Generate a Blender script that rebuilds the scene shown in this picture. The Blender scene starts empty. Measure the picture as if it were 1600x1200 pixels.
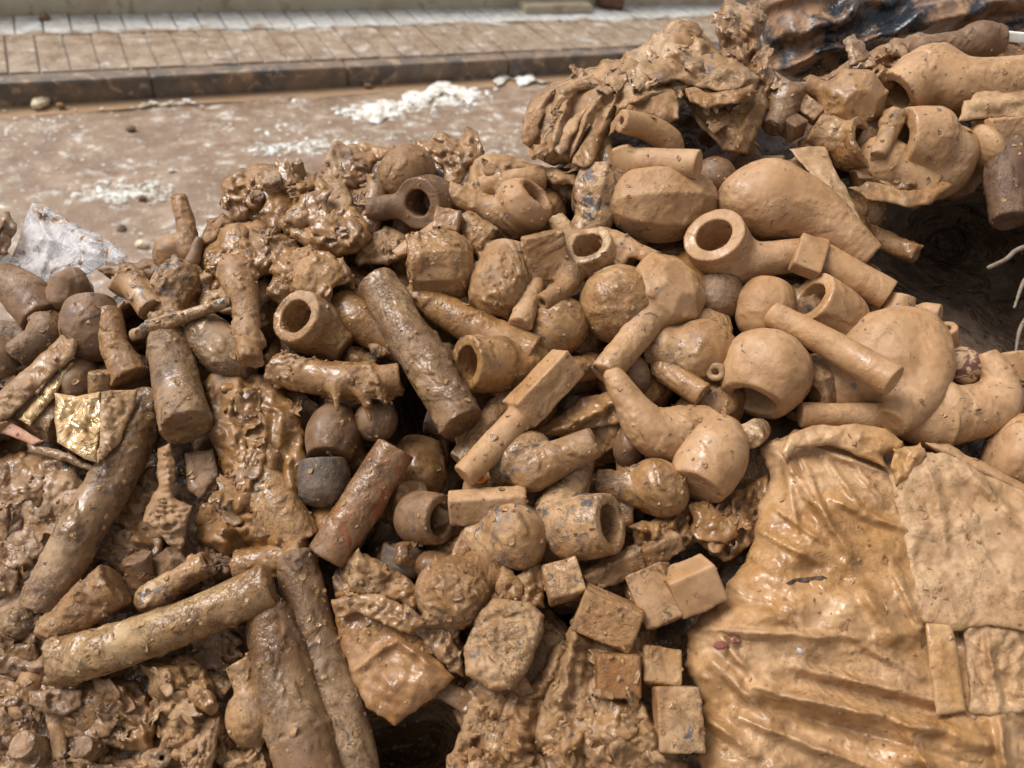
import bpy, bmesh, math, random
import numpy as np
from mathutils import Matrix, Vector

random.seed(7); rng = np.random.RandomState(7)
scene = bpy.context.scene
COL = scene.collection

# ------------------------------------------------------------------ camera
F = 1202.0                                    # focal length in pixels of a 1600 x 1200 picture
def nrm(v):
    v = np.asarray(v, float); return v / np.linalg.norm(v)
Pc = nrm((-870, 1230, -1202))                 # world +Y (across the street) seen in camera axes
Kc = nrm((2553, 631, -1202))                  # world +X (along the kerb)
Uc = nrm(np.cross(Kc, Pc)); Kc = nrm(np.cross(Pc, Uc))
RW = np.array([Kc, Pc, Uc])                   # camera axes -> world
CAM = np.array([0.0, 0.0, 1.55])
cam_d = bpy.data.cameras.new('camera'); cam_o = bpy.data.objects.new('camera', cam_d)
COL.objects.link(cam_o); scene.camera = cam_o
m = Matrix(RW.tolist()).to_4x4(); m.translation = Vector(CAM)
cam_o.matrix_world = m
cam_d.sensor_fit = 'HORIZONTAL'; cam_d.sensor_width = 34.6
cam_d.lens = 34.6 * F / 1600.0
cam_d.clip_start = 0.02; cam_d.clip_end = 400
cam_d.dof.use_dof = True; cam_d.dof.focus_distance = 0.56; cam_d.dof.aperture_fstop = 8.5

# ------------------------------------------------------------------ light
SUN_DIR = nrm((-0.55, 0.50, 0.95))            # towards the sun (bright overcast sky)
world = bpy.data.worlds.new('World'); scene.world = world; world.use_nodes = True
nt = world.node_tree; nt.nodes.clear()
wo = nt.nodes.new('ShaderNodeOutputWorld'); bg = nt.nodes.new('ShaderNodeBackground')
sk = nt.nodes.new('ShaderNodeTexSky'); sk.sky_type = 'NISHITA'; sk.sun_disc = False
sk.sun_elevation = math.asin(SUN_DIR[2]); sk.sun_rotation = math.atan2(SUN_DIR[0], SUN_DIR[1])
sk.dust_density = 4.0; sk.air_density = 1.0; sk.ozone_density = 1.0
hs = nt.nodes.new('ShaderNodeHueSaturation'); hs.inputs['Saturation'].default_value = 0.12
nt.links.new(sk.outputs[0], hs.inputs['Color']); nt.links.new(hs.outputs[0], bg.inputs[0])
bg.inputs[1].default_value = 0.066
nt.links.new(bg.outputs[0], wo.inputs[0])
sd = bpy.data.lights.new('sun', 'SUN'); so = bpy.data.objects.new('sun', sd); COL.objects.link(so)
sd.energy = 1.45; sd.angle = math.radians(32); sd.color = (1.0, 0.99, 0.975)
so.rotation_euler = Vector(SUN_DIR).to_track_quat('Z', 'Y').to_euler()
so.location = (-3, 2, 6)
scene.view_settings.view_transform = 'Standard'; scene.view_settings.look = 'None'
scene.view_settings.gamma = 1.0; scene.view_settings.exposure = 1.24
scene.view_settings.use_curve_mapping = False
scene.cycles.max_bounces = 6; scene.cycles.diffuse_bounces = 3; scene.cycles.glossy_bounces = 3
scene.cycles.transmission_bounces = 6; scene.cycles.transparent_max_bounces = 8

# ------------------------------------------------------------------ geometry of the place
def zb(y):                                    # depth of the heap's face seen at picture row y
    return 1.0 / (1.41 + 0.000677 * np.asarray(y, float))
def U(x, y, h=0.0, z=None):                   # a point h "pixels" proud of the heap's face
    x = np.asarray(x, float); y = np.asarray(y, float); h = np.asarray(h, float)
    b = zb(y) if z is None else z
    d = b - h * b / F
    c = np.stack([(x - 800) * d / F, -(y - 600) * d / F, -d + 0 * x], -1)
    return c @ RW.T + CAM
def S(y): return float(zb(y)) / F             # metres per pixel there
def ground(x, y, z=0.0):
    c = np.stack([np.asarray(x, float) - 800, -(np.asarray(y, float) - 600), -F + 0 * np.asarray(x, float)], -1) @ RW.T
    return CAM + c * ((z - CAM[2]) / c[..., 2])[..., None]

# ------------------------------------------------------------------ noise
_g = np.random.RandomState(3)
G = _g.normal(size=(1024, 3)); G /= np.linalg.norm(G, axis=1)[:, None]
def gnoise(P, seed=0):
    P = np.asarray(P, float); i = np.floor(P).astype(np.int64); f = P - i
    w = f * f * f * (f * (f * 6 - 15) + 10)
    out = np.zeros(P.shape[:-1])
    for dx in (0, 1):
        wx = w[..., 0] if dx else 1 - w[..., 0]
        for dy in (0, 1):
            wy = wx * (w[..., 1] if dy else 1 - w[..., 1])
            for dz in (0, 1):
                ww = wy * (w[..., 2] if dz else 1 - w[..., 2])
                hsh = ((i[..., 0] + dx) * 73856093) ^ ((i[..., 1] + dy) * 19349663) ^ ((i[..., 2] + dz) * 83492791) ^ (seed * 2654435761)
                hsh = (hsh ^ (hsh >> 13)) & 1023
                g = G[hsh]
                out += ww * (g[..., 0] * (f[..., 0] - dx) + g[..., 1] * (f[..., 1] - dy) + g[..., 2] * (f[..., 2] - dz))
    return out
def fbm(P, o=3, seed=0, lac=2.03):
    a, s, r = 1.0, 0, 0
    for k in range(o):
        r = r + a * gnoise(P * lac ** k, seed + k); a *= 0.5
    return r
def ridged(P, o=3, seed=0, lac=2.1, gain=.5):
    a, r = 1.0, 0
    for k in range(o):
        r = r + a * (0.35 - np.abs(gnoise(P * lac ** k, seed + k))); a *= gain
    return r
def sstep(a, b, x):
    t = np.clip((x - a) / (b - a), 0, 1); return t * t * (3 - 2 * t)

# ------------------------------------------------------------------ linking and tagging
def mesh_from(name, V, Fq, mat, smooth=True):
    me = bpy.data.meshes.new(name)
    V = np.asarray(V, np.float32)
    if isinstance(Fq, np.ndarray):
        n, k = Fq.shape
        me.vertices.add(len(V)); me.vertices.foreach_set('co', V.ravel())
        me.loops.add(n * k); me.loops.foreach_set('vertex_index', Fq.astype(np.int32).ravel())
        me.polygons.add(n); me.polygons.foreach_set('loop_start', np.arange(0, n * k, k, dtype=np.int32))
        me.polygons.foreach_set('loop_total', np.full(n, k, np.int32))
        me.update(calc_edges=True)
    else:
        me.from_pydata(V.tolist(), [], Fq)
    if smooth: me.polygons.foreach_set('use_smooth', [True] * len(me.polygons))
    me.materials.append(mat); me.update()
    return me
def link(name, me, loc=(0, 0, 0), parent=None, rot=None):
    o = bpy.data.objects.new(name, me); COL.objects.link(o)
    M = Matrix(rot.tolist()).to_4x4() if rot is not None else Matrix.Identity(4)
    M.translation = Vector([float(c) for c in loc])
    o.matrix_world = M
    if parent is not None:
        o.parent = parent
    return o
USED = set()
def tag(o, label=None, cat=None, group=None, kind=None):
    if label: o['label'] = label
    if cat: o['category'] = cat
    if group: o['group'] = group
    if kind: o['kind'] = kind
    return o

# ------------------------------------------------------------------ signed distance solids -> mesh
def smin(a, b, k):
    h = np.clip(0.5 + 0.5 * (b - a) / k, 0, 1)
    return b * (1 - h) + a * h - k * h * (1 - h)
def smax(a, b, k): return -smin(-a, -b, k)
PROF = {  # radius along the bowl, from its bottom (t = 0) to its rim (t = 1)
    'apple': [(0, 0), (.04, .38), (.12, .64), (.25, .86), (.42, .99), (.58, 1), (.75, .93), (.9, .80), (1, .70)],
    'egg':   [(0, 0), (.04, .36), (.12, .60), (.28, .84), (.48, .98), (.62, 1), (.8, .93), (1, .78)],
    'cyl':   [(0, 0), (.04, .45), (.12, .72), (.25, .92), (.4, 1), (.7, .97), (1, .90)],
    'pot':   [(0, .4), (.06, .70), (.2, .92), (.4, 1), (.8, .98), (1, .95)],
    'ball':  [(0, 0), (.03, .34), (.1, .6), (.25, .87), (.4, .98), (.5, 1), (.6, .98), (.75, .87), (.9, .6), (.97, .34), (1, 0)],
    'octo': [(0, .35), (.15, .78), (.4, 1), (.72, .97), (1, .50)],
    'cone':  [(0, 0), (.04, .30), (.12, .48), (.3, .68), (.6, .86), (1, 1)],
}
def seg_d(P, a, b, ra, rb):
    ab = b - a; L2 = max(float(ab @ ab), 1e-12)
    t = np.clip(((P - a) @ ab) / L2, 0, 1)
    return np.linalg.norm(P - a - t[..., None] * ab, axis=-1) - (ra + (rb - ra) * t)
def smooth_path(pts, rad, n=6):
    pts = [np.array(p) for p in pts]
    if len(pts) < 3: return pts, list(rad)
    o, r = [], []
    q = [2 * pts[0] - pts[1]] + pts + [2 * pts[-1] - pts[-2]]
    for i in range(len(pts) - 1):
        p0, p1, p2, p3 = q[i:i + 4]
        for k in range(n):
            t = k / n
            o.append(.5 * (2 * p1 + (p2 - p0) * t + (2 * p0 - 5 * p1 + 4 * p2 - p3) * t * t + (3 * p1 - p0 - 3 * p2 + p3) * t ** 3))
            r.append(rad[i] + (rad[i + 1] - rad[i]) * t)
    o.append(pts[-1]); r.append(rad[-1])
    return o, r

def solid(prims, vox=0.00125, mud=1.0, clump=1.0, seed=0, blend=0.006, dents=0.0):
    """prims in world metres -> (V local, quads, origin, rotation)"""
    allp, allr = [], []
    for p in prims:
        if p['t'] == 'tube': allp += list(p['pts']); allr += list(p['rad'])
        elif p['t'] == 'bowl': allp += [p['A'], p['B']]; allr += [p['R'] * 1.05] * 2
        else:
            for sx in (-1, 1):
                for sy in (-1, 1):
                    for sz in (-1, 1):
                        allp.append(p['c'] + p['ax'].T @ (np.array([sx, sy, sz]) * p['half'])); allr.append(p['round'])
    allp = np.array(allp); org = allp.mean(0)
    q = allp - org; cov = q.T @ q + np.eye(3) * 1e-9
    w, v = np.linalg.eigh(cov); ax = v[:, ::-1].T.copy()      # rows = local axes
    if np.linalg.det(ax) < 0: ax[2] *= -1
    loc = q @ ax.T; rr = np.array(allr)[:, None] + 0.0045
    lo = (loc - rr).min(0); hi = (loc + rr).max(0)
    while np.prod((hi - lo) / vox) > 700000: vox *= 1.1
    n = np.ceil((hi - lo) / vox).astype(int) + 2
    gx, gy, gz = [lo[i] + vox * np.arange(n[i]) for i in range(3)]
    P = np.stack(np.meshgrid(gx, gy, gz, indexing='ij'), -1)
    D = None
    cuts = []
    for p in prims:
        T = lambda a: (np.asarray(a) - org) @ ax.T
        if p['t'] == 'tube':
            pts, rad = smooth_path([T(a) for a in p['pts']], p['rad'])
            d = None
            for i in range(len(pts) - 1):
                s = seg_d(P, pts[i], pts[i + 1], rad[i], rad[i + 1])
                d = s if d is None else np.minimum(d, s)
            for e, nb, flag in ((0, 1, p.get('f0', False)), (-1, -2, p.get('f1', True))):
                if flag:
                    dr = nrm(nrm(pts[e] - pts[nb]) + np.array(p.get('tilt', (0, 0, 0))) )
                    near = np.linalg.norm(P - pts[e], axis=-1) < 2.6 * rad[e]
                    pl = (P - pts[e]) @ dr
                    d = np.where(near, smax(d, pl, 0.0009), d)
                    if p.get('bore') and e == -1:
                        cuts.append(seg_d(P, pts[e] - dr * rad[e] * 2.2, pts[e] + dr * .01, rad[e] * p['bore'], rad[e] * p['bore']))
        elif p['t'] == 'bowl':
            A, B, R = T(p['A']), T(p['B']), p['R']
            a = nrm(A - B); L = np.linalg.norm(A - B)
            rel = P - B; t = rel @ a / L; perp = rel - (rel @ a)[..., None] * a
            if p['facet']:
                u = nrm(np.cross(a, (0.31, 0.95, 0.1))); vv = np.cross(a, u)
                x_, y_ = perp @ u, perp @ vv
                rho = None
                for k in range(p['facet']):
                    an = 2 * math.pi * k / p['facet'] + seed
                    s = x_ * math.cos(an) + y_ * math.sin(an)
                    rho = s if rho is None else np.maximum(rho, s)
                r0 = np.linalg.norm(perp, axis=-1); rho = np.maximum(rho, r0 * .87)
            else: rho = np.linalg.norm(perp, axis=-1)
            pr = PROF[p['prof']]
            tt = np.linspace(0, 1, 400)
            rv = np.interp(tt, [c[0] for c in pr], [c[1] for c in pr])
            if pr[0][1] == 0: rv = np.interp(tt, tt, rv)
            kk = np.ones(13) / 13; rs = np.convolve(np.pad(rv, 6, mode='edge'), kk, 'valid'); rs[:8] = rv[:8]
            rad = np.interp(np.clip(t, 0, 1), tt, rs) * R
            d = rho - rad
            d = np.maximum(d, -t * L)
            g = np.gradient(d, vox); gm = np.sqrt(g[0] ** 2 + g[1] ** 2 + g[2] ** 2)
            d = d / np.clip(gm, 1.0, 6)
            d = smax(d, (t - 1) * L, 0.0009)
            if p['ch'] > 0:
                rc = p['ch'] * R
                cuts.append(smax(np.linalg.norm(perp, axis=-1) - rc, (0.22 - t) * L, 0.003))
        else:
            q = (P - T(p['c'])) @ (p['ax'] @ ax.T).T
            q = np.abs(q) - (np.asarray(p['half']) - p['round'])
            d = np.linalg.norm(np.maximum(q, 0), axis=-1) + np.minimum(q.max(-1), 0) - p['round']
        D = d if D is None else smin(D, d, blend)
    for c in cuts: D = smax(D, -c, 0.0008)
    band = np.abs(D) < 0.006
    W = P[band]; nz = 0
    n1 = fbm(W * 45 + seed * 3.7, 2, seed); msk = sstep(-.02, .16, fbm(W * 26 + seed * 2.1, 2, seed + 41) + .12 * (clump - .6))
    if mud > 0: nz = nz + 0.0008 * mud * n1
    if clump > 0:
        c_ = min(clump, 1.5)
        n3 = fbm(W * 70 + seed * 1.3, 3, seed + 9)
        nz = nz + c_ * msk * 0.0011 * sstep(0.08, 0.12, n3) + c_ * 0.0016 * sstep(0.40, 0.46, n3)
        n4 = fbm(W * 150 - seed, 2, seed + 19)
        nz = nz + c_ * msk * 0.0006 * sstep(0.16, 0.22, n4)
        n6 = ridged(W * 80 + .4 * n3[:, None] + seed, 2, seed + 29)
        nz = nz + c_ * msk * 0.0009 * np.clip(n6 - .30, 0, 1) * 2
        n7 = gnoise(W * 300 + seed, seed + 5); nz = nz + 0.0004 * c_ * msk * n7
    if dents > 0:
        nz = nz - dents * np.clip(ridged(W * 45 + seed, 2, seed + 31), -.2, 1)
    D[band] -= nz
    V, Q = surface_nets(D, lo, vox)
    return V, Q, org, ax.T

def surface_nets(D, lo, vox):
    nx, ny, nz = D.shape
    ins = D < 0
    c = [ins[i:nx - 1 + i, j:ny - 1 + j, k:nz - 1 + k] for i in (0, 1) for j in (0, 1) for k in (0, 1)]
    s = sum(a.astype(np.int8) for a in c); mix = (s > 0) & (s < 8)
    I = np.argwhere(mix); idx = np.full(mix.shape, -1, np.int64); idx[mix] = np.arange(len(I))
    acc = np.zeros((len(I), 3)); cnt = np.zeros(len(I))
    offs = [(i, j, k) for i in (0, 1) for j in (0, 1) for k in (0, 1)]
    val = {o: D[I[:, 0] + o[0], I[:, 1] + o[1], I[:, 2] + o[2]] for o in offs}
    for a in offs:
        for ax in range(3):
            if a[ax] == 1: continue
            b = list(a); b[ax] = 1; b = tuple(b)
            va, vb = val[a], val[b]; cr = (va < 0) != (vb < 0)
            t = np.where(cr, va / np.where(cr, va - vb, 1), 0)
            p = np.array(a, float)[None] + np.zeros((len(I), 3)); p[:, ax] += t
            acc += np.where(cr[:, None], p, 0); cnt += cr
    V = (I + acc / cnt[:, None]) * vox + lo
    quads = []
    for ax in range(3):
        o1, o2 = [(1, 2), (2, 0), (0, 1)][ax]
        sl0 = [slice(1, -1)] * 3; sl1 = [slice(1, -1)] * 3
        sl0[ax] = slice(0, D.shape[ax] - 1); sl1[ax] = slice(1, D.shape[ax])
        a, b = ins[tuple(sl0)], ins[tuple(sl1)]
        for flip, msk in ((False, a & ~b), (True, ~a & b)):
            E = np.argwhere(msk)
            if not len(E): continue
            off = np.ones(3, int); off[ax] = 0
            E = E + off
            e1 = np.zeros(3, int); e1[o1] = 1; e2 = np.zeros(3, int); e2[o2] = 1
            g = lambda M: idx[M[:, 0], M[:, 1], M[:, 2]]
            q = np.stack([g(E - e1 - e2), g(E - e2), g(E), g(E - e1)], 1)
            if flip: q = q[:, ::-1]
            quads.append(q)
    Q = np.concatenate(quads); Q = Q[(Q >= 0).all(1)]
    return V, Q
# ------------------------------------------------------------------ materials
class NT:
    def __init__(s, name):
        s.m = bpy.data.materials.new(name); s.m.use_nodes = True; s.t = s.m.node_tree; s.t.nodes.clear()
        s.out = s.n('ShaderNodeOutputMaterial'); s.b = s.n('ShaderNodeBsdfPrincipled')
        s.l(s.b.outputs[0], s.out.inputs[0])
    def n(s, k, **kw):
        x = s.t.nodes.new(k)
        for a, v in kw.items(): setattr(x, a, v)
        return x
    def l(s, a, b): s.t.links.new(a, b)
    def coord(s, rnd=True, obj=True):
        tc = s.n('ShaderNodeTexCoord'); o = tc.outputs['Object']
        if not rnd: return o
        oi = s.n('ShaderNodeObjectInfo'); mu = s.n('ShaderNodeMath', operation='MULTIPLY'); mu.inputs[1].default_value = 7.3
        s.l(oi.outputs['Random'], mu.inputs[0])
        ad = s.n('ShaderNodeVectorMath', operation='ADD'); s.l(o, ad.inputs[0]); s.l(mu.outputs[0], ad.inputs[1])
        return ad.outputs[0]
    def noise(s, c, sc, det=3, rough=.5, dist=0, typ=None):
        x = s.n('ShaderNodeTexNoise'); s.l(c, x.inputs['Vector'])
        if typ: x.noise_type = typ
        x.inputs['Scale'].default_value = sc; x.inputs['Detail'].default_value = det
        x.inputs['Roughness'].default_value = rough; x.inputs['Distortion'].default_value = dist
        return x.outputs[0]
    def mr(s, v, a, b, c=0., d=1., smooth=False):
        x = s.n('ShaderNodeMapRange'); s.l(v, x.inputs[0])
        if smooth: x.interpolation_type = 'SMOOTHSTEP'
        for i, q in enumerate((a, b, c, d)): x.inputs[1 + i].default_value = q
        return x.outputs[0]
    def mix(s, f, a, b):
        x = s.n('ShaderNodeMix', data_type='RGBA')
        for sk_, v in ((x.inputs[0], f), (x.inputs[6], a), (x.inputs[7], b)):
            if isinstance(v, (int, float)): sk_.default_value = v
            elif isinstance(v, tuple): sk_.default_value = (*v, 1)
            else: s.l(v, sk_)
        return x.outputs[2]
    def math(s, op, a, b=None):
        x = s.n('ShaderNodeMath', operation=op)
        for i, v in enumerate((a, b)):
            if v is None: continue
            if isinstance(v, (int, float)): x.inputs[i].default_value = v
            else: s.l(v, x.inputs[i])
        return x.outputs[0]
    def bump(s, hts):
        prev = None
        for h, st, di in hts:
            x = s.n('ShaderNodeBump'); x.inputs['Strength'].default_value = st; x.inputs['Distance'].default_value = di
            s.l(h, x.inputs['Height'])
            if prev is not None: s.l(prev, x.inputs['Normal'])
            prev = x.outputs[0]
        s.l(prev, s.b.inputs['Normal']); return prev
    def rand(s):
        return s.n('ShaderNodeObjectInfo').outputs['Random']

def mud_mat(name, gold=(.44, .255, .11), pale=(.54, .365, .23), deep=(.24, .125, .05), under=(.045, .05, .062),
            under_amt=.60, wet=.5, pale_amt=.5, rough_bump=1.0, speck=True, vary=.35):
    gold, pale, deep = [(q_[0] * .93, q_[1] * .90, q_[2] * .82) for q_ in (gold, pale, deep)]
    s = NT(name); c = s.coord()
    big = s.noise(c, 16, 3, .55, .6); mid = s.noise(c, 60, 4, .6, .4); fine = s.noise(c, 240, 4, .6)
    flake = s.noise(c, 95, 5, .62, 1.2); rnd = s.rand()
    f1 = s.mr(big, .38, .62, 0, 1, True)
    f1 = s.math('MULTIPLY', f1, pale_amt * 2); f1 = s.math('MINIMUM', f1, 1.)
    col = s.mix(f1, gold, pale)
    col = s.mix(s.mr(mid, .54, .30, 0, .75), col, deep)
    col = s.mix(s.math('MULTIPLY', s.mr(fine, .62, .36, 0, 1), .28), col, deep)
    # each object its own share of tone
    col = s.mix(s.mr(rnd, 0, 1, 0, vary), col, tuple(x * .62 for x in deep) if vary > .5 else deep)
    # bare wood or slate showing where the mud has come away
    um = s.math('MULTIPLY', s.mr(flake, under_amt, under_amt + .05), s.mr(big, .44, .56))
    col = s.mix(s.math('MULTIPLY', um, .85), col, under)
    if speck:
        v = s.n('ShaderNodeTexVoronoi'); s.l(c, v.inputs['Vector']); v.inputs['Scale'].default_value = 150
        sp = s.math('MULTIPLY', s.mr(v.outputs['Distance'], .12, .07), s.mr(s.noise(c, 40, 2), .55, .6))
        col = s.mix(s.math('MULTIPLY', sp, .7), col, (.05, .028, .015))
    s.l(col, s.b.inputs['Base Color'])
    wetn = s.noise(c, 26, 4, .6, .5)
    rg = s.mr(wetn, .64 - wet * .26, .72 - wet * .26, .58, .19)
    rg = s.math('ADD', rg, s.mr(fine, .3, .7, -.05, .12))
    s.l(rg, s.b.inputs['Roughness']); s.b.inputs['Specular IOR Level'].default_value = .45 + .1 * wet
    # caked patches carry the relief, the rest is slick
    msk = s.mr(s.noise(c, 24, 3, .6, .4), .44, .58, .14, 1., True)
    step = s.mr(flake, .50, .525); step2 = s.mr(s.noise(c, 170, 4, .65, .6), .53, .56)
    rd = s.noise(c, 48, 5, .62, .8)
    rdg = s.math('ABSOLUTE', s.math('SUBTRACT', rd, .5))
    k = lambda h: s.math('MULTIPLY', h, msk)
    s.bump([(k(rdg), .35 * rough_bump, .006), (k(step), .7 * rough_bump, .0008), (k(step2), .6 * rough_bump, .0006),
            (k(mid), .5 * rough_bump, .004), (k(fine), .45 * rough_bump, .0016), (s.noise(c, 700, 3, .6), .07, .0006)])
    return s.m

M = {}
M['mud']   = mud_mat('wet_brown_mud', gold=(.355, .188, .076), pale=(.48, .30, .162), deep=(.14, .066, .025))
M['smooth'] = mud_mat('smooth_clay_mud', gold=(.415, .235, .112), pale=(.47, .285, .158), deep=(.26, .135, .058), under_amt=.62, wet=.38, pale_amt=.6, rough_bump=.50, vary=.25)
M['gloss'] = mud_mat('glossy_wet_mud', gold=(.33, .168, .058), pale=(.45, .265, .132), deep=(.125, .056, .019), wet=.95, pale_amt=.35, rough_bump=.7)
M['slate'] = mud_mat('mud_over_slate', gold=(.38, .21, .09), pale=(.46, .29, .16), deep=(.18, .09, .038), under_amt=.54, wet=.7)
M['rough'] = mud_mat('rough_caked_mud', gold=(.30, .158, .066), pale=(.45, .29, .175), deep=(.10, .046, .019), wet=.8, rough_bump=1.0)
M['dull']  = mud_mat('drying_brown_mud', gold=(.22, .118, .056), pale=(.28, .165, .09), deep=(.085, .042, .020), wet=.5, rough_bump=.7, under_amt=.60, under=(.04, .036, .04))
M['dry']   = mud_mat('pale_dry_mud', gold=(.42, .25, .125), pale=(.50, .325, .19), deep=(.21, .11, .048), wet=.2, pale_amt=.8, rough_bump=.8, under_amt=.72, vary=.15)
M['bag']   = mud_mat('mud_coated_film', gold=(.39, .208, .08), pale=(.50, .31, .172), deep=(.20, .098, .036), wet=.85, pale_amt=.5, rough_bump=.7, under_amt=.66, under=(.20, .045, .05), vary=0)
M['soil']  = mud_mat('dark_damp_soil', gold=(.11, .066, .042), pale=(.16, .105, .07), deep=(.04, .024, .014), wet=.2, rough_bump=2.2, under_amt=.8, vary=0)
M['heap']  = mud_mat('heap_mud', gold=(.17, .088, .038), pale=(.22, .13, .07), deep=(.05, .024, .011), wet=.8, rough_bump=1.6, under_amt=.66, vary=0)  # colour darkened to paint extra shade into the gaps between things
M['red']   = mud_mat('mud_thin_over_red_wood', gold=(.26, .135, .06), pale=(.33, .18, .09), deep=(.07, .03, .015), wet=.9, rough_bump=.9, under_amt=.49, under=(.30, .07, .018))
M['stick'] = mud_mat('mud_over_brown_wood', gold=(.225, .122, .056), pale=(.36, .225, .122), deep=(.075, .035, .016), wet=.65, rough_bump=1.1, under_amt=.62, under=(.06, .042, .035), vary=.25)
M['dark']  = mud_mat('dark_varnished_wood', gold=(.13, .065, .035), pale=(.22, .125, .07), deep=(.05, .024, .014), wet=.1, rough_bump=.9, under_amt=.72, under=(.03, .03, .034))
M['card']  = mud_mat('wet_orange_card', gold=(.27, .12, .038), pale=(.38, .21, .095), deep=(.12, .05, .018), wet=.7, rough_bump=.7, under_amt=.75, vary=0)

def simple(name, col, rough=.6, metal=0., bump=None, col2=None, sc=60, trans=0):
    s = NT(name); c = s.coord()
    n = s.noise(c, sc, 4, .6, .3)
    s.l(s.mix(s.mr(n, .4, .62), col, col2 or tuple(x * .7 for x in col)), s.b.inputs['Base Color'])
    s.b.inputs['Roughness'].default_value = rough; s.b.inputs['Metallic'].default_value = metal
    s.bump([(n, .4, .003), (s.noise(c, sc * 6, 3), .25, .001)] if bump is None else bump(s, c))
    return s.m
M['white'] = simple('white_plaster', (.78, .76, .71), .8, sc=22, col2=(.40, .32, .23))
M['cream'] = simple('cream_shell', (.72, .62, .45), .5, sc=60, col2=(.50, .36, .20))
M['root']  = simple('pale_root', (.20, .145, .10), .7, sc=200)
M['hole']  = simple('orange_plastic', (.75, .22, .03), .4)
M['cup']   = simple('brown_wet_wood', (.13, .05, .02), .3, sc=30)

# gold foil with mud smeared on it
s = NT('gold_foil_smeared_with_mud'); c = s.coord(False)
n = s.noise(c, 55, 4, .6, .8)
col = s.mix(s.mr(n, .44, .56), (.70, .50, .27), (.42, .25, .10)); s.l(col, s.b.inputs['Base Color'])
s.l(s.mr(n, .44, .52, .9, 0.), s.b.inputs['Metallic']); s.l(s.mr(n, .44, .56, .22, .4), s.b.inputs['Roughness'])
s.bump([(s.noise(c, 60, 3, .6, 1.), .9, .006), (s.noise(c, 200, 3), .4, .0015), (s.mr(n, .47, .52), .5, .0008)]); M['foil'] = s.m

# black plastic tarp streaked with rust coloured mud
s = NT('black_tarp_with_mud_film'); c = s.coord(False)
n = s.noise(c, 14, 6, .68, .7); n2 = s.noise(c, 60, 5, .7, .5)
k = s.math('ADD', s.mr(n, .43, .57, 0, .85), s.mr(n2, .46, .62, -.2, .45))
s.l(s.mix(k, (.018, .022, .028), (.30, .165, .085)), s.b.inputs['Base Color'])
s.l(s.mr(k, 0, 1, .22, .6), s.b.inputs['Roughness'])
s.bump([(s.noise(c, 22, 4, .6, .8), .5, .012), (n2, .5, .002)]); M['tarp'] = s.m

# clear plastic film with mud spatter
s = NT('clear_plastic_film'); c = s.coord(False)
n = s.noise(c, 45, 5, .7, 1.5)
mud = s.mr(n, .56, .62)
s.l(s.mix(mud, (.90, .90, .92), (.34, .20, .11)), s.b.inputs['Base Color'])
s.l(s.mr(mud, 0, 1, .07, .5), s.b.inputs['Roughness'])
s.l(s.mr(mud, 0, 1, .72, 0.), s.b.inputs['Transmission Weight']); s.b.inputs['IOR'].default_value = 1.2
s.bump([(s.noise(c, 50, 3, .6, 1.2), .8, .008), (s.noise(c, 150, 3), .4, .002)]); M['film'] = s.m

# road: brown mud over asphalt with chalky plaster residue
def street(name, white=.63, base=(.23, .148, .094), base2=(.33, .232, .155), wetc=(.18, .105, .058), gl=.6, joint=None):
    s = NT(name); g = s.n('ShaderNodeNewGeometry'); c = g.outputs['Position']
    mp = s.n('ShaderNodeMapping'); s.l(c, mp.inputs[0]); mp.inputs['Scale'].default_value = (1, 1.25, 1); cs = mp.outputs[0]
    n = s.noise(cs, 4.2, 6, .62, .5); m1 = s.noise(cs, 13, 6, .70, .4); f = s.noise(c, 120, 4, .65)
    col = s.mix(s.mr(n, .38, .62), base, base2); col = s.mix(s.mr(m1, .55, .40, 0, .6), col, wetc)
    col = s.mix(s.math('MULTIPLY', s.mr(s.noise(c, 60, 5, .7), .60, .68), .6), col, (.10, .06, .04))
    w = s.math('MULTIPLY', s.mr(m1, white - .09, white + .0), s.mr(s.noise(cs, 2.6, 3, .5), .42, .56))
    w = s.math('MAXIMUM', w, s.mr(s.noise(c, 70, 3, .5), .66, .70))
    w = s.math('MULTIPLY', w, s.mr(s.noise(c, 150, 4, .7), .38, .5))
    col = s.mix(s.math('MULTIPLY', w, .85), col, (.80, .78, .73))
    s.l(col, s.b.inputs['Base Color'])
    s.l(s.mr(n, .45, .6, .30, gl), s.b.inputs['Roughness'])
    s.bump([(m1, .5, .02), (f, .5, .004), (w, .3, .003)])
    return s.m
M['road'] = street('muddy_road')
M['water'] = None
s = NT('muddy_gutter_water'); c = s.n('ShaderNodeNewGeometry').outputs['Position']
s.l(s.mix(s.noise(c, 9, 3), (.32, .20, .115), (.42, .28, .17)), s.b.inputs['Base Color']); s.b.inputs['Roughness'].default_value = .12
s.bump([(s.noise(c, 14, 2), .1, .01)]); M['water'] = s.m
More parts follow.
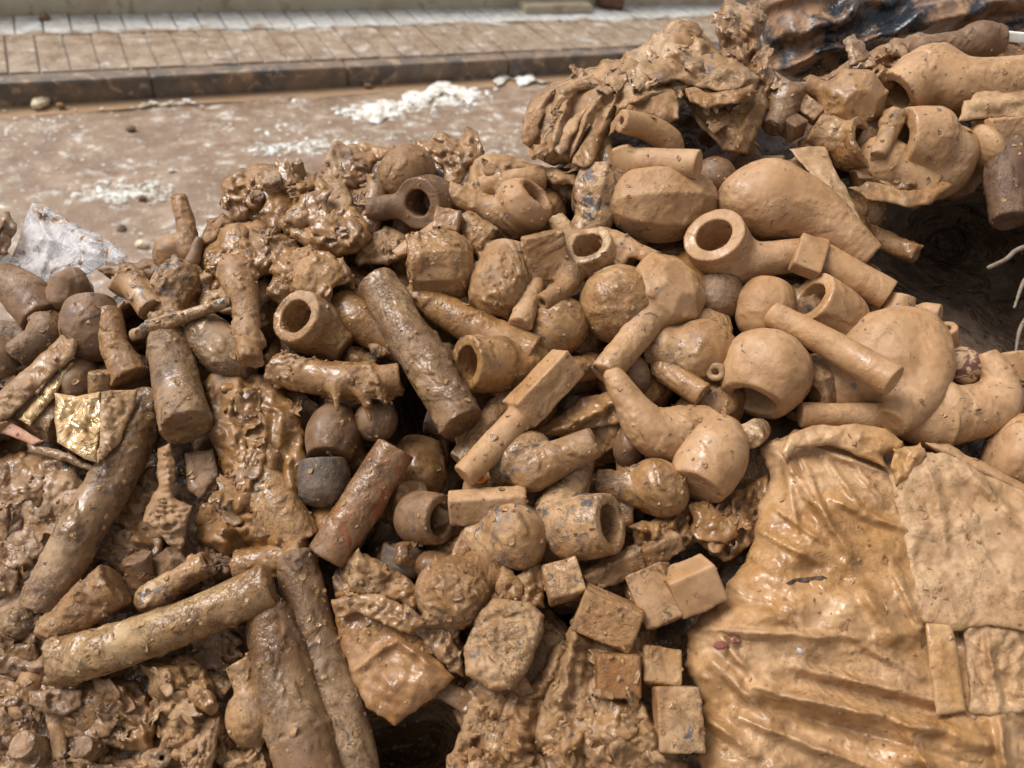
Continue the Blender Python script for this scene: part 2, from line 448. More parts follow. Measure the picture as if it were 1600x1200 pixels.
# pavers: grey-white where washed clean at the wall side, brown mud nearer the kerb
def paver_mat(name, clean, y0):
    s = NT(name); g = s.n('ShaderNodeNewGeometry'); c = g.outputs['Position']; sep = s.n('ShaderNodeSeparateXYZ'); s.l(c, sep.inputs[0])
    edge = s.math('ADD', sep.outputs[1], s.math('MULTIPLY', s.math('SUBTRACT', s.noise(c, 6, 5, .65, .6), .5), .35))
    cl = s.mr(edge, y0, y0 + .03)
    mudc = s.mix(s.mr(s.noise(c, 12, 5, .6), .35, .65), (.21, .142, .092), (.36, .27, .19))
    cc = s.mix(s.mr(s.noise(c, 20, 5, .7), .35, .6), clean, tuple(x * .62 for x in clean))
    cc = s.mix(s.mr(s.rand(), 0, 1, 0, .5), cc, (.44, .40, .34))
    col = s.mix(cl, mudc, cc)
    w = s.math('MAXIMUM', s.mr(s.noise(c, 60, 4, .6), .64, .68), s.math('MULTIPLY', s.mr(s.noise(c, 9, 6, .75), .56, .62), .6)); col = s.mix(s.math('MULTIPLY', w, .7), col, (.72, .69, .64))
    s.l(col, s.b.inputs['Base Color']); s.l(s.mr(s.noise(c, 7, 4, .6), .4, .6, .22, .55), s.b.inputs['Roughness'])
    s.bump([(s.noise(c, 30, 5, .6), .4, .006), (s.noise(c, 180, 3), .4, .002)]); return s.m
# colour of the kerb and wall
def stone(name, a, b, d=(.2, .12, .07), sc=14):
    s = NT(name); c = s.n('ShaderNodeNewGeometry').outputs['Position']
    col = s.mix(s.mr(s.noise(c, sc, 5, .65, .4), .40, .62), a, b)
    col = s.mix(s.mr(s.noise(c, sc * 2.2, 4, .6, .8), .56, .64, 0, .8), col, d)
    s.l(col, s.b.inputs['Base Color']); s.b.inputs['Roughness'].default_value = .5
    s.bump([(s.noise(c, sc * 3, 5, .6), .5, .008), (s.noise(c, 160, 3), .4, .002)]); return s.m
M['kerb'] = stone('dark_kerb_stone', (.085, .075, .065), (.21, .14, .09), (.38, .26, .17), 7)
M['wall'] = stone('pale_concrete', (.50, .44, .33), (.42, .34, .23), (.32, .23, .14), 5)
M['joint'] = stone('wet_joint_mortar', (.33, .28, .22), (.40, .31, .23))
M['dry2'] = mud_mat('pale_glistening_mud', gold=(.41, .235, .105), pale=(.52, .35, .215), deep=(.15, .072, .028), wet=.65, pale_amt=.6, rough_bump=.8, under_amt=.66, vary=.15)
M['mudflat'] = mud_mat('granular_mud_on_slab', gold=(.36, .21, .10), pale=(.43, .275, .155), under_amt=.58, under=(.12, .10, .09), wet=.35, rough_bump=1.6, vary=.1)
M['bagc'] = mud_mat('mud_coated_film_clean', gold=(.42, .23, .09), pale=(.51, .32, .18), deep=(.23, .115, .045), wet=.7, pale_amt=.5, rough_bump=.5, under_amt=.75, vary=0)
M['pink'] = mud_mat('faded_pink_print', gold=(.62, .26, .22), pale=(.58, .36, .28), deep=(.36, .18, .12), wet=.1, rough_bump=.6, vary=0)
M['pinkmud'] = mud_mat('red_card_with_mud', gold=(.52, .20, .12), pale=(.50, .30, .20), deep=(.30, .12, .07), wet=.4, rough_bump=.8, vary=0)
M['redspot'] = mud_mat('mud_with_dark_red_patches', under=(.07, .012, .014), under_amt=.47, wet=.4, rough_bump=.4)
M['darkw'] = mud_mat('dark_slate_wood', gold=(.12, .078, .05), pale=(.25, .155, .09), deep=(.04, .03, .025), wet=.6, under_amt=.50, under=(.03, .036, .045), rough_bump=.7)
M['gold'] = mud_mat('golden_wet_stick', gold=(.30, .165, .07), pale=(.46, .30, .15), deep=(.11, .053, .024), wet=.8, under_amt=.61, rough_bump=1.2, vary=.1)

M['bluefilm'] = mud_mat('pale_blue_printed_film', gold=(.42, .44, .56), pale=(.60, .62, .78), deep=(.25, .22, .20), wet=.9, under_amt=.60, under=(.10, .12, .18), rough_bump=.5, vary=0)
M['maroon'] = mud_mat('dark_red_printed_film', gold=(.16, .03, .03), pale=(.26, .09, .07), deep=(.10, .03, .02), wet=.8, rough_bump=.6, vary=0)
# ------------------------------------------------------------------ street behind the heap
def box_mesh(name, lo, hi, mat, bev=0.0, parent=None, kind=None):
    bm = bmesh.new(); bmesh.ops.create_cube(bm, size=1)
    lo, hi = np.array(lo, float), np.array(hi, float); c = (lo + hi) / 2
    for v in bm.verts:
        for i in range(3): v.co[i] *= (hi - lo)[i]
    if bev: bmesh.ops.bevel(bm, geom=bm.edges[:], offset=bev, segments=2, affect='EDGES')
    me = bpy.data.meshes.new(name); bm.to_mesh(me); bm.free(); me.materials.append(mat)
    o = link(name, me, c, parent)
    return o

KH = .09
EDGE_Y = float(ground(200, 122, KH)[1]); BACK_Y = float(ground(200, 22, KH)[1])

# road sheet: fine near, coarse out to the horizon
xs = np.concatenate([[-60, -20, -8], np.linspace(-4, 5, 300), [9, 20, 60]])
ys = np.concatenate([[-60, -20, -6, -2], np.linspace(-.5, EDGE_Y + .02, 110)])
X, Y = np.meshgrid(xs, ys, indexing='ij')
P3 = np.stack([X, Y, 0 * X], -1)
Z = 0.010 * fbm(P3 * 3.1, 3, 5) + .006 * ridged(P3 * np.array([7, 14, 1]), 3, 8) - .012 * sstep(EDGE_Y - .22, EDGE_Y - .05, Y)
Z = np.where((np.abs(X) > 7) | (Y < -1), 0, Z)
i = np.arange(len(xs) * len(ys)).reshape(len(xs), len(ys))
Q = np.stack([i[:-1, :-1], i[1:, :-1], i[1:, 1:], i[:-1, 1:]], -1).reshape(-1, 4)
tag(link('road', mesh_from('road', np.stack([X, Y, Z], -1).reshape(-1, 3), Q, M['road'])), kind='structure')
wx = np.linspace(-4, 5, 60); wv, wq = [], []
for k, x in enumerate(wx):
    a = EDGE_Y - .10 - .05 * float(gnoise(np.array([x * 1.3, 0, 0]), 4))
    wv += [(x, a, -.006), (x, EDGE_Y + .01, -.006)]
    if k: wq.append((2 * k - 2, 2 * k, 2 * k + 1, 2 * k - 1))
tag(link('gutter_water', mesh_from('gutter_water', wv, wq, M['water'])), kind='structure')
# kerb: each stone a piece
kerb = bpy.data.objects.new('kerb', None); COL.objects.link(kerb); kerb.location = (0, EDGE_Y, 0); tag(kerb, kind='structure')
M['paver'] = paver_mat('paver_stone', (.68, .67, .64), float(ground(200, 50, KH)[1]) - .01)
bpy.context.view_layer.update()
def child(o, par):
    M0 = o.matrix_world.copy(); o.parent = par
    o.matrix_parent_inverse = Matrix.Translation(-par.location); return o
x = -4.2; k = 0
while x < 5:
    w = .9
    o = box_mesh('kerb_stone', (x + .002, EDGE_Y, -.1), (x + w - .002, EDGE_Y + .10, KH + .002 * random.uniform(-1, 1)), M['kerb'], .006); child(o, kerb); x += w
pav = bpy.data.objects.new('pavement', None); COL.objects.link(pav); pav.location = (0, EDGE_Y + .1, 0); tag(pav, kind='structure')
o = box_mesh('mortar_bed', (-60, EDGE_Y + .102, -.1), (60, BACK_Y - .002, KH - .009), M['joint']); child(o, pav)
PW = .118; rows = []; y = EDGE_Y + .104
YS = float(ground(200, 52, KH)[1])
M['paver_far'] = M['paver']
pm = None
for r in range(2):
    x = -2.6 + .045 * r; y = (EDGE_Y + .104, YS)[r]; PL = (YS - EDGE_Y - .104, BACK_Y - YS)[r]; pm = None
    while x < 4.2:
        if pm is None:
            o = box_mesh('paver', (0, 0, 0), (PW - .007, PL - .005, .05), M['paver'], .003); pm = o.data
        else: o = link('paver', pm)
        o.location = (x + PW / 2, y + PL / 2, KH - .022 + .0025 * random.uniform(-1, 1))
        o.rotation_euler = (random.uniform(-.008, .008), random.uniform(-.012, .012), random.uniform(-.008, .008))
        child(o, pav); x += PW
wall = box_mesh('wall', (-60, BACK_Y, -.1), (60, BACK_Y + .3, KH + .30), M['wall'], .02)
tag(wall, 'pale concrete plinth running along the back of the paved footway', 'wall')
wall2 = box_mesh('stone_step', (ground(800, 8, KH)[0], BACK_Y - .14, KH - .01), (ground(905, 8, KH)[0], BACK_Y - .002, KH + .05), M['wall'], .008)
tag(wall2, 'low pale stone step against the foot of the plinth', 'step')

# chips and slabs of fallen plaster on the road
def rock(name, loc, s, mat, seed, flat=.5, sub=2, parent=None, rz=None):
    bm = bmesh.new(); bmesh.ops.create_icosphere(bm, subdivisions=sub, radius=1)
    V = np.array([v.co[:] for v in bm.verts])
    d = 1 + .45 * fbm(V * 1.3 + seed, 2, seed) + .25 * ridged(V * 2.2 + seed, 2, seed)
    V = V * d[:, None] * np.array(s); V[:, 2] = np.maximum(V[:, 2], -s[2] * .6)
    for v, c in zip(bm.verts, V): v.co = c
    me = bpy.data.meshes.new(name); bm.to_mesh(me); bm.free(); me.materials.append(mat)
    if sub > 2:
        for p in me.polygons: p.use_smooth = True
    o = link(name, me, loc); o.rotation_euler = (0, 0, rz if rz is not None else seed); return o
cv, cf = [], []
def chip(p, s):
    b = len(cv); a = random.uniform(0, 6.28)
    for k in range(5):
        r = s * random.uniform(.6, 1.2); cv.append((p[0] + r * math.cos(a + k * 1.257), p[1] + r * math.sin(a + k * 1.257) * .8, p[2]))
    cv.append((p[0] + random.uniform(-.3, .3) * s, p[1], p[2] + s * random.uniform(.15, .45)))
    for k in range(5): cf.append((b + k, b + (k + 1) % 5, b + 5))
patches = [((540, 178), (765, 150), .045, 520, .013), ((390, 235), (560, 225), .03, 380, .009), ((130, 303), (250, 300), .035, 380, .009),
           ((0, 205), (110, 200), .05, 160, .006), ((395, 205), (480, 200), .03, 90, .009), ((560, 215), (860, 215), .04, 220, .007),
           ((220, 165), (300, 160), .012, 60, .008), ((650, 240), (870, 225), .03, 150, .008), ((330, 200), (370, 205), .02, 50, .009)]
for (a, b, sg, n, sz) in patches:
    A, B = ground(*a), ground(*b)
    for k in range(n):
        t = random.random(); p = A + (B - A) * t + np.array([random.gauss(0, sg * .8), random.gauss(0, sg), 0])
        p[2] = .001 + .004 * random.random(); chip(p, 1.5 * sz * random.choice([.25, .35, .5, .5, .8, 1.1]))
for k in range(1500):
    p = ground(random.uniform(-100, 1000), random.uniform(165, 430)); p[2] = .002; chip(p, random.choice([.002, .003, .004, .006, .009]))
tag(link('plaster_crumbs', mesh_from('plaster_crumbs', np.array(cv), cf, M['white'], False)), 'white crumbs of fallen plaster strewn over the muddy road', 'rubble', kind='stuff')

def slab(pxs, z0, th, name, label, cat, mat, seed):
    """broken sheet of plaster lying on the road, outline given on the ground"""
    pts = [ground(x, y) for x, y in pxs]; c = sum(pts) / len(pts); V = []; Fc = []
    n = len(pts)
    for lay in (0, 1):
        for k, p in enumerate(pts):
            q = p - c; V.append((q[0], q[1], z0 + lay * th * (1 + .8 * float(gnoise(q * 30 + seed + k, seed)))))
    V.append((0, 0, z0)); V.append((.1 * th, .1 * th, z0 + th * 2.3))
    for k in range(n):
        j = (k + 1) % n; Fc += [(k, j, n + j, n + k), (n + k, n + j, 2 * n + 1), (j, k, 2 * n)]
    bm = bmesh.new(); vs = [bm.verts.new(v) for v in V]
    for f in Fc: bm.faces.new([vs[i] for i in f])
    bmesh.ops.subdivide_edges(bm, edges=bm.edges[:], cuts=6, use_grid_fill=True)
    for v in bm.verts:
        P_ = np.array(v.co[:])
        v.co.z = max(v.co.z + .030 * float(ridged((P_ * 22 + seed)[None], 3, seed)[0]) * min(1, v.co.z / .01), .0005)
        v.co.x += .014 * float(gnoise(P_ * 60 + 9, seed)); v.co.y += .014 * float(gnoise(P_ * 60 + 19, seed))
    me = bpy.data.meshes.new(name); bm.to_mesh(me); bm.free(); me.materials.append(mat)
    return tag(link(name, me, c), label, cat)
g = ground(65, 165); tag(rock('shell_fragment', (g[0], g[1], .012), (.045, .026, .02), M['cream'], 4, sub=3), 'cream coloured hollow fragment beside the gutter water', 'fragment')
g = ground(95, 168); tag(rock('mud_clod', (g[0], g[1], .008), (.016, .014, .012), M['gloss'], 9, sub=3), 'small orange brown clod beside the cream fragment', 'clod')
g = ground(70, 31, KH); tag(rock('stone', (g[0], g[1] - .01, KH + .014), (.028, .022, .020), M['dull'], 11, sub=3), 'brown stone on the pale pavers against the wall', 'stone')
for (x, y, s_, mt, lb) in [(455, 62 + 95, .014, 'dull', 'small brown clod at the edge of the gutter water'), (575, 136, .02, 'dull', 'flat mud clod lying in the gutter below the kerb'),
                           (460, 160, .014, 'white', 'white pebble sized chip near the gutter'), (205, 205, .022, 'dark', 'dark scrap lying on the open muddy road'),
                           (222, 312, .018, 'dull', 'brown clod beside the white powder patch on the road'), (268, 268, .012, 'white', 'single white chip on bare road mud'),
                           (222, 385, .022, 'cream', 'pale chip on the road behind the clear plastic bag'), (190, 360, .02, 'dark', 'dark chip on the road behind the clear plastic bag'), (523, 232, .016, 'dark', 'small dark clod in the white powder streak')]:
    g = ground(x, y); tag(rock('road_clod', (g[0], g[1], s_ * .4), (s_, s_ * .8, s_ * .55), M[mt], int(x)), lb, 'clod')
# brown wooden cup lying on the footway
g = ground(950, 12, KH)
V, Q, og, rt = solid([dict(t='bowl', A=np.array([g[0] + .075, g[1] - .05, KH + .05]), B=np.array([g[0] - .09, g[1] + .02, KH + .05]), R=.052, prof='pot', ch=.7, facet=0)], vox=.003, mud=1, clump=0, seed=2)
tag(link('wooden_tub', mesh_from('wooden_tub', V, Q, M['cup']), og, rot=rt), 'small brown round tub tipped over on the footway by the wall', 'tub')

# ------------------------------------------------------------------ the heap itself
RX = [-700, -200, 0, 60, 150, 250, 330, 400, 480, 560, 640, 720, 800, 850, 930, 1000, 1060, 1130, 1200, 1300, 1400, 1600, 2000, 2500]
RY = [520, 500, 500, 505, 480, 420, 365, 292, 280, 262, 250, 258, 285, 275, 215, 170, 110, 90, 130, 130, 110, 60, 40, 40]
POCK = [(1500, 400, 120, 105, 230), (1440, 380, 70, 60, 120), (1600, 500, 90, 110, 190), (645, 1165, 80, 55, 200), (660, 700, 30, 110, 90), (560, 1190, 60, 50, 90),
        (600, 560, 45, 60, 40), (655, 640, 50, 50, 110), (690, 760, 40, 60, 110), (230, 560, 30, 40, 90), (440, 540, 30, 30, 80), (640, 930, 30, 30, 60), (470, 700, 20, 60, 60), (380, 930, 40, 30, 70), (560, 860, 20, 40, 90), (1060, 615, 40, 25, 70), (930, 560, 30, 30, 60), (865, 980, 20, 60, 90), (880, 345, 15, 30, 60), (890, 1010, 22, 60, 60), (1240, 180, 30, 40, 50)]
def heap_h(x, y):
    P_ = np.stack([x / 100., y / 100., 0 * x], -1)
    h = -112 + 20 * fbm(P_ * .9, 3, 2) + 26 * ridged(P_ * 2.3, 4, 6)
    for (a, b, sx, sy, dd) in POCK: h = h - dd * np.exp(-((x - a) / sx) ** 2 - ((y - b) / sy) ** 2)
    return h
cols = np.arange(-700, 2500, 9.0); rx = np.interp(cols, RX, RY); NR = 190
V = []
for k, (cx, ry) in enumerate(zip(cols, rx)):
    t = np.linspace(0, 1, NR); yy = 1750 + (ry - 1750) * t
    V.append(U(cx + 0 * yy, yy, heap_h(cx + 0 * yy, yy)))
V = np.array(V); fr = V[:, -1]
back = []
for s_ in (.03, .08, .16, .30, .50, .75, 1.0):
    p = fr.copy(); hh = fr[:, 2]
    p[:, 1] += hh * s_ * .9; p[:, 2] = hh * (1 - s_ ** .85) - .02 * (s_ == 1)
    p += .015 * np.stack([fbm(p * 12, 2, 3), fbm(p * 12, 2, 4), fbm(p * 12, 2, 5) - .3], -1) * (s_ < 1); back.append(p)
frn = V[:, 0]; front = []
for s_ in (1.0, .6, .3):
    p = frn.copy(); p[:, 1] -= .25 * s_; p[:, 2] = np.maximum(frn[:, 2] * (1 - s_), -.02); front.append(p)
V = np.concatenate([np.stack(front, 1), V, np.stack(back, 1)], 1)
a, b = V.shape[:2]; i = np.arange(a * b).reshape(a, b)
Q = np.stack([i[:-1, :-1], i[1:, :-1], i[1:, 1:], i[:-1, 1:]], -1).reshape(-1, 4)
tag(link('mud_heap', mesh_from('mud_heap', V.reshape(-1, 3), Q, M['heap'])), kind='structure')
# soil inside the hollow on the right of the heap
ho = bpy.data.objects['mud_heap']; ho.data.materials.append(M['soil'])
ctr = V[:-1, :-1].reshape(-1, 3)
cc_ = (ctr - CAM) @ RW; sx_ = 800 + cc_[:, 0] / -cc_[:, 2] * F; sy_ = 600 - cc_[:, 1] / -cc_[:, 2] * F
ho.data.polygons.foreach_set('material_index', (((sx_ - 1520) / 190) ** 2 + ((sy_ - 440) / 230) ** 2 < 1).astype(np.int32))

# ------------------------------------------------------------------ builders for the things in the heap
SEED = [100]; ALL = []
def place(name, V, Q, org, rot, mat, label, cat, group=None):
    me = mesh_from(name, V, Q, M[mat] if isinstance(mat, str) else mat)
    o = link(name, me, org, rot=rot); tag(o, label, cat, group); ALL.append(o); return o
def tube(*pts, f0=False, f1=True, bore=0, tilt=(0, 0, 0)):
    """pts: (x, y, h, r) in picture-sized units"""
    return dict(t='tube', pts=[U(p[0], p[1], p[2]) for p in pts], rad=[p[3] * S(p[1]) for p in pts], f0=f0, f1=f1, bore=bore, tilt=tilt)
def bowl(A, B, R, prof='apple', ch=.6, facet=0):
    return dict(t='bowl', A=U(*A), B=U(*B), R=R * S(A[1]), prof=prof, ch=ch, facet=facet)
def cube(c, d1, l1, l2, l3, up=None, rnd=2.0):
    """box at c; d1 = picture direction (dx, dy, dh) of its first side, up = direction of its third"""
    s = S(c[1]); p = U(*c)
    a = nrm(U(c[0] + d1[0], c[1] + d1[1], c[2] + d1[2]) - p)
    up = up or (0, 0, 1); n = nrm(U(c[0] + up[0], c[1] + up[1], c[2] + up[2]) - p)
    b = nrm(np.cross(n, a)); n = np.cross(a, b)
    return dict(t='box', c=p, ax=np.array([a, b, n]), half=np.array([l1, l2, l3]) * s / 2, round=rnd * s)
def pipe(label, prims, mat='smooth', mud=1, clump=.25, name='smoking_pipe', cat='pipe', group='unfinished smoking pipes thrown on the mud heap', vox=.00125, blend=.006, dents=0):
    SEED[0] += 1
    V, Q, og, rt = solid(prims, vox, mud, clump, SEED[0], blend, dents)
    return place(name, V, Q, og, rt, mat, label, cat, group)
def stick(label, *pts, mat='stick', clump=.9, mud=1.3, f0=True, vox=.00135, name='wooden_stick', cat='stick', group='round wooden sticks in the mud heap', bore=0):
    return pipe(label, [tube(*pts, f0=f0, bore=bore)], mat, mud, clump, name, cat, group, vox)
def block(label, *prims, mat='mud', clump=.5, mud=.8, name='wooden_block', cat='block', group='small squared wooden blocks in the mud heap', blend=.003):
    return pipe(label, list(prims), mat, mud, clump, name, cat, group, .00125, blend)

def in_poly(x, y, P):
    r = np.zeros(x.shape, bool); n = len(P)
    for i in range(n):
        x0, y0 = P[i]; x1, y1 = P[(i + 1) % n]
        if y0 == y1: continue
        c = ((y0 > y) != (y1 > y)) & (x < (x1 - x0) * (y - y0) / (y1 - y0) + x0); r ^= c
    return r
def near_poly(x, y, P):
    bd = np.full(x.shape, 1e9); bx = x.copy(); by = y.copy(); n = len(P)
    for i in range(n):
        a = np.array(P[i]); b = np.array(P[(i + 1) % n]); ab = b - a
        t = np.clip(((x - a[0]) * ab[0] + (y - a[1]) * ab[1]) / max(ab @ ab, 1e-9), 0, 1)
        qx = a[0] + t * ab[0]; qy = a[1] + t * ab[1]; d = np.hypot(x - qx, y - qy); m_ = d < bd
        bd = np.where(m_, d, bd); bx = np.where(m_, qx, bx); by = np.where(m_, qy, by)
    return bd, bx, by
def rough_poly(P, amp, seed, step=6):
    out = []; n = len(P)
    for i in range(n):
        a = np.array(P[i], float); b = np.array(P[(i + 1) % n], float); L = np.linalg.norm(b - a); k = max(1, int(L / step))
        nr = np.array([-(b - a)[1], (b - a)[0]]) / max(L, 1e-6)
        for j in range(k):
            q = a + (b - a) * j / k
            w_ = np.array([q[0] / 34., q[1] / 34., seed * 1.7]); v = amp * (2.2 * float(fbm(w_, 3, seed)) + 1.6 * float(ridged(w_ * 1.7 + 3, 2, seed + 1)) - .2)
            out.append(tuple(q + nr * v))
    return out
def crumple(label, poly, h=0, T=40, w=60, back=None, tilt=(0, 0), folds=(), rid=12, rs=60, fine=5, edge=6, warp=.5, mat='mud', seed=None,
            name='crumpled_wad', cat='wad', group=None, step=3.4, blobs=(), z=None, pleat=None, sq=.5, curl=0, soft=True, crease=1.0, flaps=None, proj=None):
    """a solid crumpled mass or a thick sheet with an outline, domed T proud over a margin w"""
    SEED[0] += 1; sd_ = seed if seed is not None else SEED[0]
    P = rough_poly(poly, edge, sd_); A_ = np.array(P)
    x0, y0 = A_.min(0) - step; x1, y1 = A_.max(0) + step
    gx = np.arange(x0, x1 + step, step); gy = np.arange(y0, y1 + step, step)
    X, Y = np.meshgrid(gx, gy, indexing='ij'); ins = in_poly(X, Y, P)
    cell = ins[:-1, :-1] | ins[1:, :-1] | ins[1:, 1:] | ins[:-1, 1:]
    use = np.zeros(X.shape, bool)
    use[:-1, :-1] |= cell; use[1:, :-1] |= cell; use[1:, 1:] |= cell; use[:-1, 1:] |= cell
    xi, yi = X[use], Y[use]; ii = ins[use]
    d, bx, by = near_poly(xi, yi, P)
    xi = np.where(ii, xi, bx); yi = np.where(ii, yi, by); d = np.where(ii, d, 0)
    u = np.clip(d / w, 0, 1); prof = (1 - (1 - u) ** 2) ** sq
    N_ = np.stack([xi / rs, yi / rs, np.full_like(xi, sd_ * 1.37)], -1)
    wv_ = np.stack([fbm(N_ * .8, 2, 60), fbm(N_ * .8 + 5, 2, 61), 0 * xi], -1) * warp
    cx, cy = A_.mean(0)
    env = .25 + .75 * sstep(0, 18, d)
    if soft: T = T * .7
    H = h + T * prof + tilt[0] * (xi - cx) + tilt[1] * (yi - cy)
    c1 = ridged(N_ + wv_, 3, sd_ + 3, gain=.45)
    H = H + 1.5 * rid * fbm(N_ * .55 + 3, 2, sd_ + 27) * env
    fr_ = np.random.RandomState(sd_ + 77); cr_ = 0
    for q_ in range(8):       # crossing sharp creases, each fading in and out over the surface
        an = fr_.uniform(0, math.pi); wl = rs * 1.7 * .76 ** q_
        ph = (xi * math.cos(an) + yi * math.sin(an)) / wl + fr_.uniform(0, 9) + .55 * fbm(N_ * .9 + q_ * 3, 2, sd_ + 50 + q_)
        tri = 2 * np.abs(ph - np.floor(ph) - .5)
        cr_ = cr_ + (.80 ** q_) * (tri - .5) * sstep(-.12, .25, gnoise(N_ * .9 + q_ * 7.7, sd_ + 70 + q_))
    H = H + rid * 1.55 * crease * cr_ * env
    ter = sum((.6 ** q_) * sstep(0, .05 * (1 + q_), fbm(N_ * (.8 + .9 * q_) + wv_ * 1.2 + 20 * q_, 3, sd_ + 33 + q_)) for q_ in range(3))
    H = H + min(2.0, .1 * rid) * (ter - .9) * env
    H = H + rid * .22 * c1 * env + fine * .35 * ridged(N_ * 4.1 + wv_ * 2, 2, sd_ + 7) * env * sstep(-.2, .2, fbm(N_ * 1.3, 2, sd_ + 8)) + fine * .5 * sstep(.1, .18, fbm(N_ * 3 + wv_, 3, sd_ + 11)) * env
    if pleat:     # parallel pleats: (angle, wavelength, amp)
        an, wl, am = pleat; ph = (xi * math.cos(an) + yi * math.sin(an)) / wl + 1.2 * fbm(N_ * .7, 2, sd_ + 15)
        H = H + am * (1 - 2 * np.abs(ph - np.floor(ph) - .5)) * env
    for f in folds:
        (ax_, ay_), (bx_, by_), amp, wd = f[:4]; ab = np.array([bx_ - ax_, by_ - ay_]); 
        t = np.clip(((xi - ax_) * ab[0] + (yi - ay_) * ab[1]) / (ab @ ab), 0, 1)
        wob = wd * .5 * fbm(N_ * 2, 2, sd_ + 17)
        dd = np.hypot(xi - ax_ - t * ab[0] + wob, yi - ay_ - t * ab[1] + wob)
        H = H + amp * np.maximum(0, 1 - dd / wd) ** 1.35 * (.35 + .65 * np.sin(np.pi * np.clip(t * .9 + .05, 0, 1)))
    for (bx_, by_, r1, r2, am) in blobs: H = H + am * np.exp(-((xi - bx_) / r1) ** 2 - ((yi - by_) / r2) ** 2)
    H = H + curl * (1 - u) ** 2 * fbm(N_ * 1.1 + 7, 2, sd_ + 21) * 2
    B = back if back is not None else T
    sh = 2.2 * fbm(N_ * 3.3, 2, sd_ + 23) * env; sv = 2.2 * fbm(N_ * 3.3 + 9, 2, sd_ + 24) * env
    UU = proj if proj else (lambda a_, b_, c_: U(a_, b_, c_, z))
    front = UU(xi + sh, yi + sv, H)
    Hb = np.minimum(h - B * prof + tilt[0] * (xi - cx) + tilt[1] * (yi - cy) - 2, H - 3)
    backv = UU(xi, yi, Hb)
    idx = np.full(X.shape, -1); idx[use] = np.arange(use.sum()); n = int(use.sum())
    C_ = np.argwhere(cell); g = lambda a, b: idx[C_[:, 0] + a, C_[:, 1] + b]
    q = np.stack([g(0, 0), g(0, 1), g(1, 1), g(1, 0)], 1)
    qb = q[:, ::-1] + n
    E = {}
    cnt = {}
    e = np.concatenate([q[:, [0, 1]], q[:, [1, 2]], q[:, [2, 3]], q[:, [3, 0]]])
    key = np.sort(e, 1); k1 = key[:, 0].astype(np.int64) * (n + 1) + key[:, 1]
    un, inv, ct = np.unique(k1, return_inverse=True, return_counts=True)
    be = e[ct[inv] == 1]
    side = np.stack([be[:, 1], be[:, 0], be[:, 0] + n, be[:, 1] + n], 1)
    V_ = np.concatenate([front, backv]); og = V_.mean(0); Q_ = np.concatenate([q, qb, side])
    o = place(name, V_ - og, Q_, og, None, mat, label, cat, group)
    area = float(cell.sum()) * step * step
    nf = flaps if flaps is not None else (min(26, int(area / 2600)) if T > 10 and proj is None and mat in ('mud', 'gloss', 'rough', 'dry2', 'slate', 'dull') else 0)
    fr = np.random.RandomState(sd_ + 5); cand = np.where(d > 5)[0]
    for k in range(nf):
        ci = fr.choice(cand); L = fr.uniform(14, 44); W_ = L * fr.uniform(.35, .75)
        flap(o, og, xi[ci], yi[ci], H[ci], L, W_, fr, mat, z)
    if flaps is None and nf and area > 3500:      # larger torn layers of film lying over one another
        inner = np.where(d > 14)[0]
        for k in range(int(np.clip(area / 3200, 1, 7))):
            ci = fr.choice(inner); r1 = fr.uniform(20, 44); r2 = r1 * fr.uniform(.4, .8); a0 = fr.uniform(0, math.pi); n_ = 9
            pl = []
            for q_ in range(n_):
                rr = fr.uniform(.75, 1.25); u_, v_ = r1 * rr * math.cos(q_ * 6.283 / n_), r2 * rr * math.sin(q_ * 6.283 / n_)
                pl.append((xi[ci] + u_ * math.cos(a0) - v_ * math.sin(a0), yi[ci] + u_ * math.sin(a0) + v_ * math.cos(a0)))
            c = crumple('x', pl, h=float(H[ci]) - 5, T=11, w=fr.uniform(10, 20), back=4, rid=fr.uniform(2.5, 6), rs=42, fine=2.5, edge=5, warp=.5,
                        mat=mat, name='film_fold', cat='x', step=2.8, curl=11, flaps=0, z=z, tilt=(fr.uniform(-.4, .4), fr.uniform(-.5, .2)))
            ALL.remove(c); del c['label']; del c['category']
            l_ = c.location.copy(); c.parent = o; c.location = l_ - o.location
    return o

